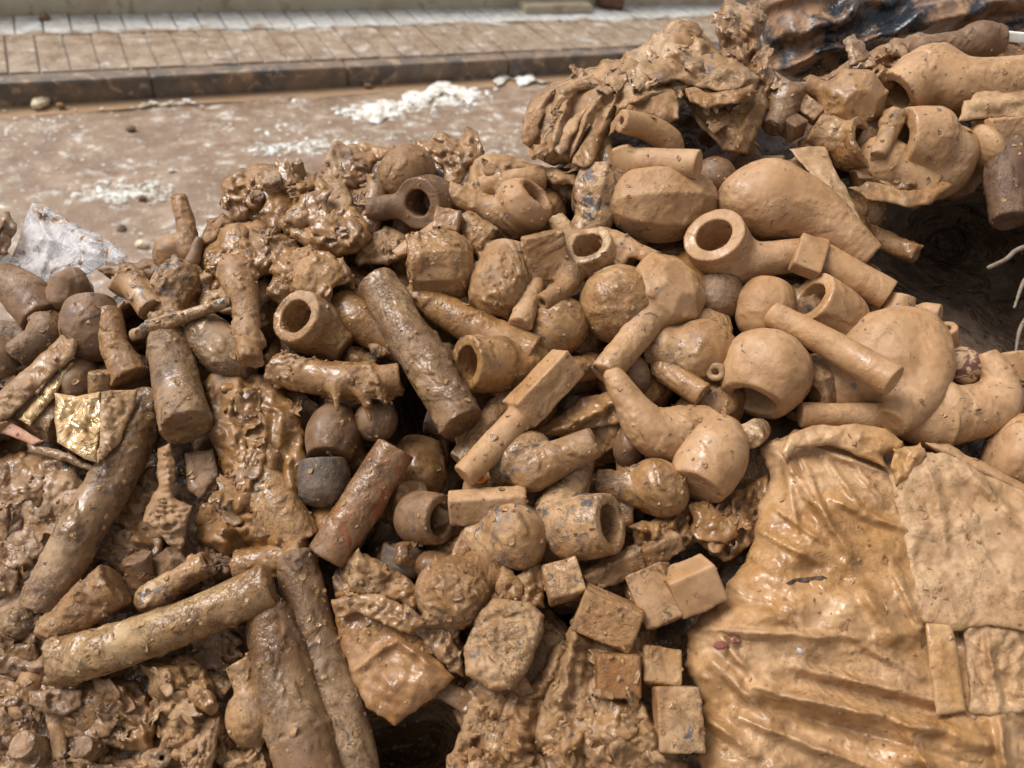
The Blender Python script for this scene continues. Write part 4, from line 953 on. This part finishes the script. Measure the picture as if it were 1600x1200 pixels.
crumple('folded lip of film curling over the top of the film sack', [(1232,680),(1270,664),(1330,662),(1385,668),(1412,690),(1408,705),(1380,712),(1390,735),(1340,712),(1290,695),(1245,700),(1228,725),(1218,705)], h=54, T=14, w=16, back=10, rid=5, rs=60, edge=2, mat='bagc', name='film_lip', cat='film', step=2.8, curl=8)
crumple('torn edge of film at the right of the folded lip', [(1395,700),(1440,690),(1448,712),(1420,745),(1402,760),(1390,735)], h=60, T=10, w=12, rid=7, rs=26, edge=3, mat='bagc', name='film_flap', cat='film', step=2.6, curl=8)
crumple('smooth fold of mud film sloping off behind the carton sheet', [(1440,690),(1480,695),(1560,735),(1640,775),(1660,800),(1560,760),(1480,715)], h=26, T=16, w=14, rid=4, rs=60, edge=2, mat='smooth', name='film_fold', cat='film', step=3)

# ================================================================== left half: sticks
stick('longest bare stick in the middle, sloping down right with caked lower end', (590,440,24,30),(625,505,30,33),(672,575,36,36),(722,662,40,35), clump=.7)
stick('upright stick with round red brown end pointing at the viewer', (262,505,0,30),(272,580,20,34),(292,668,48,38))
stick('tall dark stick top behind the upright stick', (258,480,-30,28),(270,560,-20,30), mat='dull')
pipe('mud dripping horizontal stick with dark bare right end', [tube((428,578,20,24),(500,590,28,27),(570,598,32,27),(625,592,28,24),f0=True), tube((524,606,48,9),(526,625,48,5),(527,640,46,3),f1=False), tube((566,614,50,10),(572,632,48,5),(578,655,40,3),f1=False), tube((596,606,50,9),(600,626,46,4),f1=False)], 'gloss', 1.3, 1.4, 'wooden_stick', 'stick', 'round wooden sticks in the mud heap')
stick('long stick slanting from the gold box down to the left edge', (240,618,-14,27),(195,715,8,33),(120,840,22,34),(62,955,20,30), clump=.8)
stick('mud crusted stick lying across the lower left, slightly bent', (92,1035,30,38),(200,1005,42,34),(320,960,46,32),(425,915,44,36), mat='gold', clump=.9, vox=.0014)
stick('thick upright stick at the bottom with pitted bark like mud', (422,960,22,36),(445,1060,26,44),(478,1180,26,48),(490,1240,26,50), clump=.9, vox=.0014)
stick('darker stick behind the thick upright stick', (462,870,0,32),(495,1000,0,34),(540,1130,0,36),(560,1230,-6,38), clump=.7)
stick('short stub of stick joining the top of the darker stick', (370,885,-14,24),(430,876,-4,27),(478,866,6,28), mat='gloss', clump=.9)
stick('red brown stick leaning down left into the gap', (618,700,24,30),(570,780,10,34),(510,872,-4,32), mat='red', clump=.6)
stick('thin crusty twig lying across the upright stick', (205,523,26,7),(280,498,40,10),(360,470,44,9), mat='slate', clump=1.1)
pipe('caked shank pointing down over the rounded stick end', [tube((372,430,14,30),(384,480,36,20),(390,565,52,18))], 'mud', 1.2, 1.1)
stick('thick rounded stick end under the caked shank', (315,520,-10,36),(360,552,0,42),(398,560,-2,34), clump=.8, f0=False)
pipe('tapered cone of a pipe stem with small knob at its lower left end', [tube((182,912,30,38),(130,950,26,30),(84,985,30,17),f0=True), cube((78,982,30),(16,6,0),22,26,24)], 'mud', 1.2, 1.2)
pipe('dark pitted shank end resting on the long crusted stick', [tube((240,935,0,26),(280,905,8,20),(325,878,18,20),bore=.3)], 'slate', 1, .8)

# ================================================================== left half: pipes and lumps
pipe('pipe bowl with pale oval rim facing left and slate blue patches', [bowl((461,493,48),(506,520,-26),46,'cyl',.58), tube((505,520,-10,38),(540,545,-20,26))], 'slate', .9, .5)
pipe('mud capped bowl with a dark hollow facing right, above the pale rimmed bowl', [bowl((532,462,10),(470,425,0),48,'apple',.55), tube((470,430,0,36),(432,468,6,20))], 'slate', 1.3, 1.6)
pipe('bowl with upright shank standing out against the road at the left', [bowl((268,378,-10),(282,425,-20),34,'egg',0), tube((292,395,0,15),(290,350,4,14),(279,309,8,13))], 'mud', 1, .4, blend=.003)
pipe('thin splinter shank beside the upright shank', [tube((300,410,0,12),(312,372,6,7))], 'dull', .7, .4)
pipe('bored shank end facing the viewer above the gold foil box', [tube((160,630,-10,20),(158,580,22,19),bore=.24)], 'mud', .8, .3)
pipe('purple brown egg bowl left of the short shank', [bowl((140,475,5),(150,565,0),46,'egg',0)], 'dull', .7, .2)
pipe('short bent shank right of the purple brown egg bowl', [tube((168,488,20,20),(180,540,20,20),(205,590,8,28),f0=True)], 'mud', 1, .6)
pipe('dull brown bowl lying under the bored shank above the gold foil box', [bowl((95,600,-20),(160,605,-25),46,'ball',0)], 'dull', .6, .1)
pipe('brown body below the gold strip at the left', [tube((40,640,-10,30),(100,665,-14,32))], 'mud', .8, .2)
pipe('open bowl at the left edge in the shade below the red edged card', [bowl((8,695,6),(-30,660,-20),40,'pot',.6)], 'mud', .8, .2)
pipe('pipe with ring mouth and short shank behind the twig', [bowl((184,430,8),(215,450,-15),27,'pot',.62), tube((205,440,10,20),(238,485,10,22))], 'slate', 1, 1.1)
pipe('mud capped bowl right of the small ring mouth', [bowl((245,430,0),(310,455,-6),38,'ball',0), tube((262,455,0,26),(275,500,4,16))], 'slate', 1.2, 1.5)
pipe('brown bowl against the clear plastic bag', [bowl((80,455,-8),(140,462,-12),38,'ball',0,6)], 'dull', .8, .5)
pipe('dark brown bent bowl at the left edge under the plastic bag', [tube((15,440,-15,28),(45,465,-8,36),(70,500,-10,34))], 'dull', .9, .4)
pipe('muddy bowl and shank above the gold strip at the left', [bowl((105,515,0),(55,525,-4),34,'ball',0), tube((75,520,0,26),(30,560,-6,24))], 'dull', 1, .9)
pipe('dull rounded body at the left edge beside the gold strip', [bowl((40,545,-14),(-30,575,-14),42,'ball',0)], 'dull', 1, .6)
pipe('brown bowl hanging under the dripping stick', [bowl((515,715,4),(528,632,-14),44,'egg',0)], 'dull', .7, .2)
pipe('small brown ball right of the bowl hanging under the dripping stick', [bowl((585,625,-2),(590,690,-10),34,'ball',0)], 'dull', .7, .2)
pipe('slate blue bowl with torn mud rim left of the red brown stick', [bowl((505,718,4),(508,795,-14),40,'cyl',.7)], 'darkw', .8, .6)
pipe('short stub with pale cut end poking from the large mud mass', [tube((462,830,-14,26),(432,778,22,18))], 'dull', .8, .4)
pipe('thick pipe body angled below the stub with pale cut end', [tube((400,740,-6,34),(440,800,-4,38),(470,850,-14,34))], 'slate', 1, .9)
pipe('shank and mud capped bowl left of the thick upright stick', [tube((372,1035,22,20),(392,1085,18,22),f0=True), bowl((392,1085,10),(400,1165,4),42,'egg',0)], 'slate', 1.2, 1.4)
pipe('wet glossy dowel under the slate bowl', [tube((640,545,-30,30),(560,500,-14,34),(530,478,-20,30))], 'gloss', .8, .4)

# crumpled masses
for (poly, lb, kw) in [
    ([(312,600),(335,575),(380,572),(430,590),(470,640),(480,720),(470,800),(420,830),(370,800),(345,740),(330,690)], 'large rumpled mud mass below the thick rounded stick end', dict(T=44, w=50, rid=16, rs=65, mat='gloss')),
    ([(340,760),(400,760),(455,810),(470,850),(430,870),(350,870),(300,840)], 'wet mound of mud under the stub with pale cut end', dict(h=-22, T=30, w=40, rid=20, rs=52, mat='gloss')),
    ([(-40,720),(40,700),(110,715),(138,760),(110,830),(60,890),(20,905),(-40,900)], 'big wrinkled mud wad at the left edge below the gold box', dict(T=36, w=46, rid=14, rs=81, mat='rough')),
    ([(-40,880),(30,890),(55,930),(60,980),(110,1060),(60,1075),(-40,1040)], 'crumbly mud clod at the left edge beside the crusted stick', dict(T=24, w=36, rid=13, rs=61, mat='rough')),
    ([(-40,1050),(40,1065),(60,1120),(62,1190),(30,1240),(-40,1240)], 'mud covered slab at the bottom left corner', dict(h=6, T=18, w=24, rid=8, rs=85, mat='rough')),
    ([(45,1080),(120,1060),(215,1060),(250,1110),(240,1180),(150,1165),(80,1150)], 'crumpled paper and mud below the bent crusted stick', dict(h=-10, T=30, w=36, rid=16, rs=64, mat='rough')),
    ([(215,1035),(290,1020),(330,1060),(350,1130),(370,1240),(240,1240),(250,1130)], 'torn ridge of mud dropping from the crusted stick to the bottom edge', dict(h=0, T=36, w=40, rid=22, rs=57, mat='mud')),
    ([(60,1180),(130,1170),(220,1190),(230,1240),(60,1240)], 'low mud clod at the very bottom left', dict(h=-20, T=24, w=30, rid=11, rs=61, mat='rough')),
    ([(330,960),(380,945),(400,1000),(395,1040),(350,1040),(300,1020)], 'mud clump wedged below the crusted stick', dict(h=-24, T=24, w=30, rid=16, rs=44, mat='dull')),
    ([(330,1130),(380,1110),(420,1160),(430,1240),(340,1240)], 'mud clump beside the foot of the thick upright stick', dict(h=-14, T=26, w=30, rid=18, rs=44, mat='mud')),
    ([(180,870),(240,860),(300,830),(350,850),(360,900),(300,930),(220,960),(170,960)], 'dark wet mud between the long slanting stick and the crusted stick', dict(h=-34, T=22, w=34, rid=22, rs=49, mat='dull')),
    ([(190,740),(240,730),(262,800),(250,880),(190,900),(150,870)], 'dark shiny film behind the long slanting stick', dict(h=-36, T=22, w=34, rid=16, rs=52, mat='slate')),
    ([(345,290),(372,262),(410,252),(450,258),(500,268),(498,300),(460,312),(430,320),(400,330),(372,318),(350,312)], 'shiny crumpled lump topping the crest left of the egg shaped blank', dict(h=2, T=28, w=26, rid=18, rs=39, mat='gloss')),
    ([(440,330),(480,305),(530,305),(560,320),(582,350),(570,392),(530,400),(480,392),(448,372)], 'knobbly rounded lump below the shiny crest lump', dict(h=6, T=36, w=36, rid=14, rs=44, mat='gloss')),
    ([(500,262),(530,235),(560,228),(588,240),(580,280),(560,300),(520,300)], 'small crumpled lump left of the egg shaped blank', dict(h=-4, T=24, w=22, rid=11, rs=44, mat='rough')),
    ([(528,238),(545,222),(585,226),(620,230),(600,248),(570,256)], 'thin slate coloured shard sticking up on the crest', dict(h=-6, T=8, w=10, rid=6, rs=31, mat='slate')),
    ([(318,400),(350,350),(400,340),(450,362),(480,400),(440,425),(390,440),(340,440),(315,425)], 'broad glistening mud mound left of the knobbly lump', dict(h=0, T=32, w=36, rid=16, rs=46, mat='gloss')),
    ([(420,425),(440,395),(490,388),(540,400),(552,440),(520,450),(480,420),(440,450)], 'ruffled mud cap over the hollow bowl', dict(h=30, T=16, w=20, rid=12, rs=36, mat='gloss')),
    ([(320,340),(350,328),(372,345),(340,372),(318,385)], 'small clod on the crest beside the upright shank', dict(h=-10, T=18, w=16, rid=10, rs=31, mat='mud')),
    ([(300,420),(360,425),(420,440),(430,470),(370,500),(310,490)], 'muddy hump behind the caked shank', dict(h=-14, T=28, w=30, rid=14, rs=41, mat='slate')),
    ([(545,380),(600,350),(640,370),(640,400),(600,415),(560,418)], 'mud lump filling the space between knobbly lump and many sided barrel', dict(h=-16, T=22, w=24, rid=14, rs=36, mat='mud')),
    ([(540,455),(570,440),(600,500),(620,560),(590,560),(560,520)], 'wet film strip behind the longest bare stick', dict(h=-14, T=16, w=20, rid=8, rs=39, mat='slate')),
    ([(-30,340),(15,330),(28,350),(15,400),(-30,410)], 'red brown mud wad at the left edge above the plastic bag', dict(h=0, T=20, w=24, rid=9, rs=44, mat='rough')),
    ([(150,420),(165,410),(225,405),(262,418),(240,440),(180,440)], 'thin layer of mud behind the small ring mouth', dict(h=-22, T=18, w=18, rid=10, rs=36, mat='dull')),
    ([(640,240),(700,270),(735,290),(720,320),(660,290)], 'mud between the egg shaped blank and the foil like scrap', dict(h=-26, T=20, w=20, rid=8, rs=47, mat='rough')),
    ([(530,880),(570,862),(620,890),(665,930),(650,950),(590,935),(540,925)], 'wet lump above the orange torn carton', dict(h=-8, T=24, w=24, rid=12, rs=44, mat='mud')),
    ([(-30,600),(20,590),(40,640),(20,690),(-30,700)], 'mud clod at the left edge under the gold strip', dict(h=-20, T=22, w=24, rid=12, rs=39, mat='dull'))]:
    kw = dict(dict(h=-8, fine=6, edge=5, warp=1., step=3.2), **kw)
    crumple(lb, poly, name='mud_wad' if 'wad' in lb else 'mud_lump', cat='wad' if 'wad' in lb else 'lump', **kw)

crumple('orange brown torn carton with faint ribs in front of the dark hole', [(518,938),(560,925),(612,975),(660,1000),(710,1058),(690,1080),(618,1133),(570,1105),(548,1060),(530,1000)],
        h=10, T=22, w=60, back=8, rid=6, rs=80, fine=1.5, edge=3, mat='card', name='torn_carton', cat='card', step=3, folds=[((548,1050),(625,1000),10,12),((620,1000),(700,1060),12,12)])
crumple('bright film strip with white edge over the orange torn carton', [(516,940),(545,925),(600,928),(645,950),(664,975),(640,990),(600,975),(560,955),(530,965)], h=34, T=8, w=14, back=5, rid=8, rs=30, edge=3, mat='gloss', name='film_strip', cat='film', step=2.8)
crumple('tangled fibrous mud right of the orange torn carton', [(640,985),(670,960),(705,985),(722,1020),(725,1060),(700,1050),(670,1020)], h=4, T=16, w=18, rid=16, rs=22, edge=4, mat='rough', name='mud_wad', cat='wad', step=3)
block('striped wooden lath just visible behind the orange torn carton', cube((690,1075,-14),(60,36,0),110,30,16), mat='stick', name='wooden_lath', clump=.2)
# gold foil packaging
crumple('shiny gold foil face of a crushed box', [(84,612),(120,618),(158,612),(160,650),(152,724),(120,712),(88,692)], h=54, T=8, w=14, back=6, rid=9, rs=40, fine=2, edge=2, mat='foil', name='foil_box_side', cat='foil box', step=2.8, group=None)
crumple('brown right hand side of the crushed foil box', [(158,612),(218,606),(205,650),(188,690),(152,726),(156,660)], h=50, T=5, w=10, back=6, rid=5, rs=40, edge=2, mat='mud', name='box_side', cat='box side', step=2.8, tilt=(-.5, 0))
crumple('upper mud coated panel of the folded gold strip', [(-20,630),(40,575),(95,522),(112,508),(122,530),(118,556),(70,600),(20,650),(-20,672)], h=34, T=8, w=14, back=6, rid=6, rs=44, edge=2, mat='mud', name='foil_strip', cat='foil strip', step=2.8)
crumple('lower shiny panel of the folded gold strip', [(28,655),(62,610),(108,562),(116,566),(92,610),(62,648),(48,668)], h=24, T=6, w=12, back=6, rid=8, rs=36, edge=2, mat='foil', name='foil_strip', cat='foil strip', step=2.8)
crumple('thin red edged card pointing right under the gold strip', [(-20,655),(20,660),(70,690),(52,696),(10,680),(-20,676)], h=26, T=4, w=8, back=4, rid=2, edge=1, mat='pinkmud', name='card_edge', cat='card', step=2.8)
crumple('muddy flap joining the card to the foot of the crushed foil box', [(40,690),(90,700),(150,728),(150,736),(100,722),(50,708)], h=20, T=5, w=7, back=4, rid=4, edge=3, mat='rough', name='mud_flap', cat='flap', step=2.8)
# corrugated scraps
crumple('twisted torn corrugated scrap hanging in the left half', [(246,700),(268,690),(276,735),(272,775),(300,790),(292,830),(284,862),(262,850),(240,830),(222,815),(236,775),(250,745)], h=18, T=10, w=14, back=5, rid=8, rs=34, edge=3, mat='mud', name='corrugated_scrap', cat='cardboard', step=2.6, pleat=(1.35, 10, 5))
crumple('flat square scrap of card right of the corrugated scrap', [(288,708),(335,700),(342,745),(312,778),(292,765)], h=0, T=6, w=10, back=5, rid=3, edge=2, mat='dull', name='card_scrap', cat='cardboard', step=3)
crumple('grey folded paper scrap below the bent crusted stick', [(45,1080),(95,1075),(130,1078),(128,1105),(100,1118),(60,1112),(46,1100)], h=26, T=6, w=8, back=4, rid=6, rs=26, edge=2, mat='dull', name='paper_scrap', cat='paper', step=2.8)
crumple('ribbed torn scrap at the bottom left of the centre', [(280,1180),(300,1140),(345,1120),(340,1160),(325,1240),(290,1240)], h=26, T=8, w=12, back=5, rid=5, rs=30, edge=4, mat='mud', name='corrugated_scrap', cat='cardboard', step=2.6, pleat=(.3, 9, 5))
# clear plastic bag
crumple('crumpled clear plastic bag at the left edge behind the heap', [(28,470),(5,440),(30,370),(50,316),(75,322),(120,352),(165,372),(200,400),(192,418),(165,412),(120,440),(80,450)],
        h=-25, T=14, w=40, back=10, rid=14, rs=60, fine=4, edge=2, warp=.8, mat='film', name='plastic_bag', cat='plastic bag', step=3.2, folds=[((50,318),(80,380),16,10),((55,320),(190,405),12,9),((80,380),(60,440),14,9)])
crumple('milky folded corner of clear plastic at the left edge', [(-30,400),(10,392),(30,412),(20,450),(-5,470),(-30,470)], h=-20, T=12, w=20, back=6, rid=12, rs=30, mat='film', name='plastic_corner', cat='plastic', step=3)

crumple('dark ragged strip standing for the shade inside a tear in the upper part of the great film sack', [(1228,912),(1250,903),(1285,900),(1296,904),(1262,911),(1240,913)], h=57, T=3, w=5, back=3, rid=3, edge=3, mat='soil', name='tear_shade_strip', cat='tear', step=2.4)  # dark sheet laid on the film; its soil colour paints the opening's shade
for (x, y, a, b, mt, lb) in [(1186,993,17,8,'bluefilm','larger blue white scrap of print in the crease of the film sack'), (1212,990,12,7,'bluefilm','pale blue scrap nearest the centre crease of the film sack'), (1252,1010,9,14,'bluefilm','upright white scrap right of the crease of the film sack'),
                             (1338,992,16,8,'maroon','largest dark red scrap stuck on the film sack'), (1128,1008,12,6,'maroon','small dark red scrap at the left shoulder of the film sack'), (1148,1000,8,6,'maroon','tiny dark red scrap beside the blue scraps'), (1225,940,9,8,'slate','slate coloured spot under the tear in the film sack')]:
    n_ = 9; crumple(lb, [(x + a * math.cos(k * 6.283 / n_), y + b * math.sin(k * 6.283 / n_)) for k in range(n_)], h=66, T=3, w=5, back=3, rid=1, edge=3, mat=mt, name='print_scrap', cat='scrap', step=2.2)

gp = lambda a_, b_, c_: ground(a_, b_, np.asarray(c_) * .0008)
for (poly, T_, lb, sdv) in [([(628,150),(655,140),(668,128),(690,124),(712,134),(738,134),(757,148),(735,156),(700,153),(665,158),(640,158)], 12, 'larger broken white plaster sheet on the road in front of the kerb', 3),
                       ([(764,124),(770,112),(790,110),(802,118),(825,118),(860,127),(830,130),(800,128),(780,132)], 9, 'smaller pointed plaster sheet lying closest to the kerb', 8),
                       ([(545,182),(560,165),(600,158),(640,152),(655,165),(640,176),(600,184)], 5, 'low heap of broken white plaster left of the larger plaster sheet', 12)]:
    crumple(lb, poly, h=6, T=T_, w=10, back=0, rid=12, rs=24, fine=6, edge=10, crease=1.2, mat='white', name='plaster_slab', cat='plaster', step=1.8, seed=sdv, proj=gp, soft=False)

for (poly, lb, kw) in [([(350,318),(400,300),(450,300),(500,290),(540,300),(520,340),(460,345),(420,352),(360,345)], 'mud bed under the shiny crumpled crest lump', dict(h=-14, T=30, w=26, rid=14, rs=34, mat='gloss')),
    ([(480,285),(520,285),(560,290),(600,300),(560,330),(510,325)], 'mud bed under the small crumpled lump left of the egg shaped blank', dict(h=-14, T=24, w=22, rid=14, rs=39, mat='mud'))]:
    crumple(lb, poly, name='mud_lump', cat='lump', **dict(dict(fine=6, edge=5, warp=1., step=3.2), **kw))
# ================================================================== things wedged deeper in the gaps
GRP = 'mud coated pipe blanks wedged deeper in the heap'
LAND = [(o['label'], o.location.copy(), o['category']) for o in ALL if 'pipe' in o['category'] or 'stick' in o['category'] or 'block' in o['category']]
variants = []
rv = random.Random(11)
for k in range(9):
    q = 44 + 8 * rv.random(); y0 = 500
    pr = []
    if k % 4 != 3:
        pr.append(bowl((800, y0 - q, 0), (800, y0 + q * .9, 0), q * .95, ['apple', 'egg', 'cyl', 'apple'][k % 4], [.6, .58, .62, .6][k % 4], 0 if k % 2 else 7 * (k == 4)))
        pr.append(tube((800, y0 + q * .4, 0, q * .6), (850, y0 + q * .5, 0, q * .44), (910 + 20 * rv.random(), y0 + q * (.6 - 1.1 * rv.random()), 0, q * .36), bore=.3))
    else:
        pr.append(tube((740, y0, 0, 26), (800, y0 + 8, 0, 28), (880, y0 + 4, 0, 25), f0=True))
    V, Q, og, rt = solid(pr, .0016, 1.2, 1.0, 300 + k)
    variants.append(V @ rt.T); variants[-1] = (V, Q)
FILL = []
SMALL = {}
vm = {}
mats = ['mud', 'dull', 'slate', 'gloss', 'mud', 'dull']
SX = [(560, 1000, 300, 900), (1000, 1560, 260, 640), (100, 560, 400, 700), (560, 1080, 880, 1180), (330, 660, 280, 420)]
placed = []
for (xa, xb, ya, yb) in SX:
    y = ya
    while y < yb:
        x = xa
        while x < xb:
            px, py = x + rv.uniform(-22, 22), y + rv.uniform(-22, 22)
            x += 66
            if py < np.interp(px, RX, RY) + 45: continue
            if ((px - 1500) / 130) ** 2 + ((py - 420) / 150) ** 2 < 1: continue
            if ((px - 645) / 125) ** 2 + ((py - 1150) / 110) ** 2 < 1: continue
            if any(((px - a_) / (q_ * .9)) ** 2 + ((py - b_) / (w_ * .9)) ** 2 < 1 for a_, b_, q_, w_, _ in POCK[4:]): continue
            if min([9e9] + [math.hypot(px - a, py - b) for a, b in placed]) < 50: continue
            placed.append((px, py))
            vi = rv.randrange(len(variants)); mt = mats[rv.randrange(6)]
            key = (vi, mt)
            if key not in vm: vm[key] = mesh_from('smoking_pipe', variants[vi][0], variants[vi][1], M[mt])
            R_ = Matrix.Rotation(rv.uniform(0, 6.28), 3, 'X') @ Matrix.Rotation(rv.uniform(0, 6.28), 3, 'Z') @ Matrix.Rotation(rv.uniform(0, 6.28), 3, 'Y')
            o = link('smoking_pipe', vm[key], U(px, py, rv.uniform(-98, -74)), rot=np.array(R_))
            o['_p'] = (px, py); o['_m'] = mt; o['_s'] = vi % 4 == 3
            FILL.append(o)
        y += 60
for k in range(20, 62):
    if k < 44: px, py = rv.uniform(-20, 400), rv.uniform(700, 1190)
    elif k < 54: px, py = rv.uniform(330, 600), rv.uniform(270, 420)
    else: px, py = rv.uniform(0, 300), rv.uniform(950, 1190)
    if 140 < px < 400 and 660 < py < 890: continue
    if 60 < px < 440 and abs(py - (1035 - (px - 90) * .34)) < 55: continue
    vi = rv.choice([3, 7, 3, 1, 2, 5]); mt = rv.choice(['mud', 'gloss', 'stick', 'dull', 'rough'])
    key = (vi, mt)
    if key not in vm: vm[key] = mesh_from('smoking_pipe', variants[vi][0], variants[vi][1], M[mt])
    R_ = Matrix.Rotation(rv.uniform(0, 6.28), 3, 'X') @ Matrix.Rotation(rv.uniform(0, 6.28), 3, 'Z') @ Matrix.Rotation(rv.uniform(0, 6.28), 3, 'Y')
    sc_ = rv.uniform(.42, .72)
    o = link('smoking_pipe', vm[key], U(px, py, rv.uniform(-26, -2)), rot=np.array(R_) * sc_)
    o['_p'] = (px, py); o['_m'] = mt; o['_s'] = vi % 4 == 3; o['small'] = 1
    FILL.append(o)
bpy.context.view_layer.update()
dg = bpy.context.evaluated_depsgraph_get()
cam_v = Vector(CAM); seen = {}
pix = {}
for iy in range(0, 1200, 5):
    for ix in range(0, 1600, 5):
        dr = Vector((np.array([ix - 800, -(iy - 600), -F]) @ RW.T).tolist()).normalized()
        hit, loc, nor, fi, ob, mw = scene.ray_cast(dg, cam_v, dr)
        if hit: seen[ob.name] = seen.get(ob.name, 0) + 1
keep = []
for o in FILL:
    if seen.get(o.name, 0) < 6: bpy.data.objects.remove(o, do_unlink=True)
    else: keep.append(o)
ADJ = {'stick': 'brown', 'rough': 'caked', 'mud': 'golden brown', 'dull': 'dull dark brown', 'slate': 'slate speckled', 'gloss': 'shiny wet'}
def short(l):
    for cut in (' with ', ' under ', ' on ', ' lying ', ' in ', ' behind ', ' below ', ' facing', ' running', ' pointing', ' sloping', ' slanting', ' tapering', ' beside ', ' above ', ' over ', ' left of ', ' between ', ' at ', ' wedged ', ' pushed ', ',', ' down', ' hanging', ' peeping', ' resting', ' leaning', ' squeezed', ' stuck', ' joined', ' tilted', ' deep ', ' right of '):
        k = l.find(cut)
        if k > 12: l = l[:k]
    return ' '.join(l.split()[:4])
usedl = set(o['label'] for o in ALL)
for o in keep:
    px, py = o['_p']; c = sorted(LAND, key=lambda t: (t[1] - o.location).length)
    done = False
    for lab, loc, cat in c[:12]:
        d = np.array((loc - o.location)) @ RW; dx, dy = -d[0], d[1]
        rel = ('right of' if dx > 0 else 'left of') if abs(dx) > abs(dy) else ('below' if dy > 0 else 'above')
        t = f"{'small ' if 'small' in o else ''}{ADJ[o['_m']]} {'dowel' if o['_s'] else 'pipe bowl'} wedged {'in mud' if 'small' in o else 'deep'} {rel} the {short(lab)}"
        if t not in usedl: usedl.add(t); done = True; break
    tag(o, t, 'pipe', GRP)
    for kk in ('_p', '_m', '_s', 'small'):
        if kk in o: del o[kk]
print('fillers kept', len(keep))
print('unseen', [o.name for o in ALL if seen.get(o.name, 0) == 0])

# ================================================================== crumbs and peeled flakes of mud lying on everything
bpy.context.view_layer.update(); dg = bpy.context.evaluated_depsgraph_get()
cr = np.random.RandomState(21)
def scatter(name, n, lo, hi, mat, label, flake, dens=None):
    Vv, Ff = [], []; tot = 0
    for k in range(n):
        px, py = cr.uniform(-60, 1660), cr.uniform(60, 1290)
        if py < np.interp(px, RX, RY) - 40: continue
        if px > 1090 and py > 690 and cr.rand() < .6: continue
        if ((px - 1290) / 300) ** 2 + ((py - 480) / 210) ** 2 < 1 and cr.rand() < .975: continue
        o0 = cam_v + Vector(cr.uniform(-.10, .10, 3).tolist())
        dr = (Vector(U(px, py, 0).tolist()) - o0).normalized()
        hit, loc, nor, fi, ob, mw = scene.ray_cast(dg, o0, dr)
        if not hit or ob.name.startswith(('road', 'paver', 'kerb', 'wall', 'plastic', 'foil', 'plaster')): continue
        nrmv = np.array(nor); p = np.array(loc)
        if nrmv @ np.array(dr) > 0: nrmv = -nrmv
        t = nrm(np.cross(nrmv, cr.normal(size=3))); b = np.cross(nrmv, t)
        s = lo + (hi - lo) * cr.rand() ** 3; base = len(Vv)
        if flake:
            a = cr.uniform(0, 6.28); el = cr.uniform(.4, 1)
            m_ = 7
            Vv.append(p + nrmv * s * .05)
            for ring, rr in ((0, .55), (1, 1.)):
                for q in range(m_):
                    r = s * rr * cr.uniform(.6, 1.25); an = a + q * 6.283 / m_
                    lift = s * (.10 + .42 * (ring == 1) * max(0, math.sin(an + a * 2)) * cr.uniform(.3, 1.2)) - s * .1 * (ring == 1) * (math.sin(an + a * 2) < 0)
                    Vv.append(p + t * r * math.cos(an) + b * r * el * math.sin(an) + nrmv * lift)
            for q in range(m_):
                j = (q + 1) % m_
                Ff.append((base, base + 1 + q, base + 1 + j)); Ff.append((base + 1 + q, base + 1 + m_ + q, base + 1 + m_ + j)); Ff.append((base + 1 + q, base + 1 + m_ + j, base + 1 + j))
        else:
            for (a_, b_, c_) in ((1, 0, 0), (-.5, .87, 0), (-.5, -.87, 0), (.6, .6, .5), (-.8, .1, .5), (.4, -.7, .55), (0, 0, .9)):
                j = cr.uniform(.65, 1.3, 3)
                Vv.append(p + s * (t * a_ * j[0] + b * b_ * j[1] + nrmv * (c_ * j[2] * .8 - .1)))
            for f in ((0, 3, 5), (0, 1, 3), (1, 4, 3), (1, 2, 4), (2, 5, 4), (2, 0, 5), (3, 6, 5), (3, 4, 6), (4, 5, 6)): Ff.append(tuple(base + i for i in f))
    me = mesh_from(name, np.array(Vv), Ff, M[mat], smooth=False)
    tag(link(name, me), label, 'mud', kind='stuff')
scatter('mud_crumbs', 3200, .0005, .0026, 'mud', 'small crumbs of mud sprinkled over the pipes and sticks', False)
scatter('mud_flakes', 1500, .0010, .0040, 'mud', 'thin peeled flakes of mud stuck to the pipes and sticks', True)
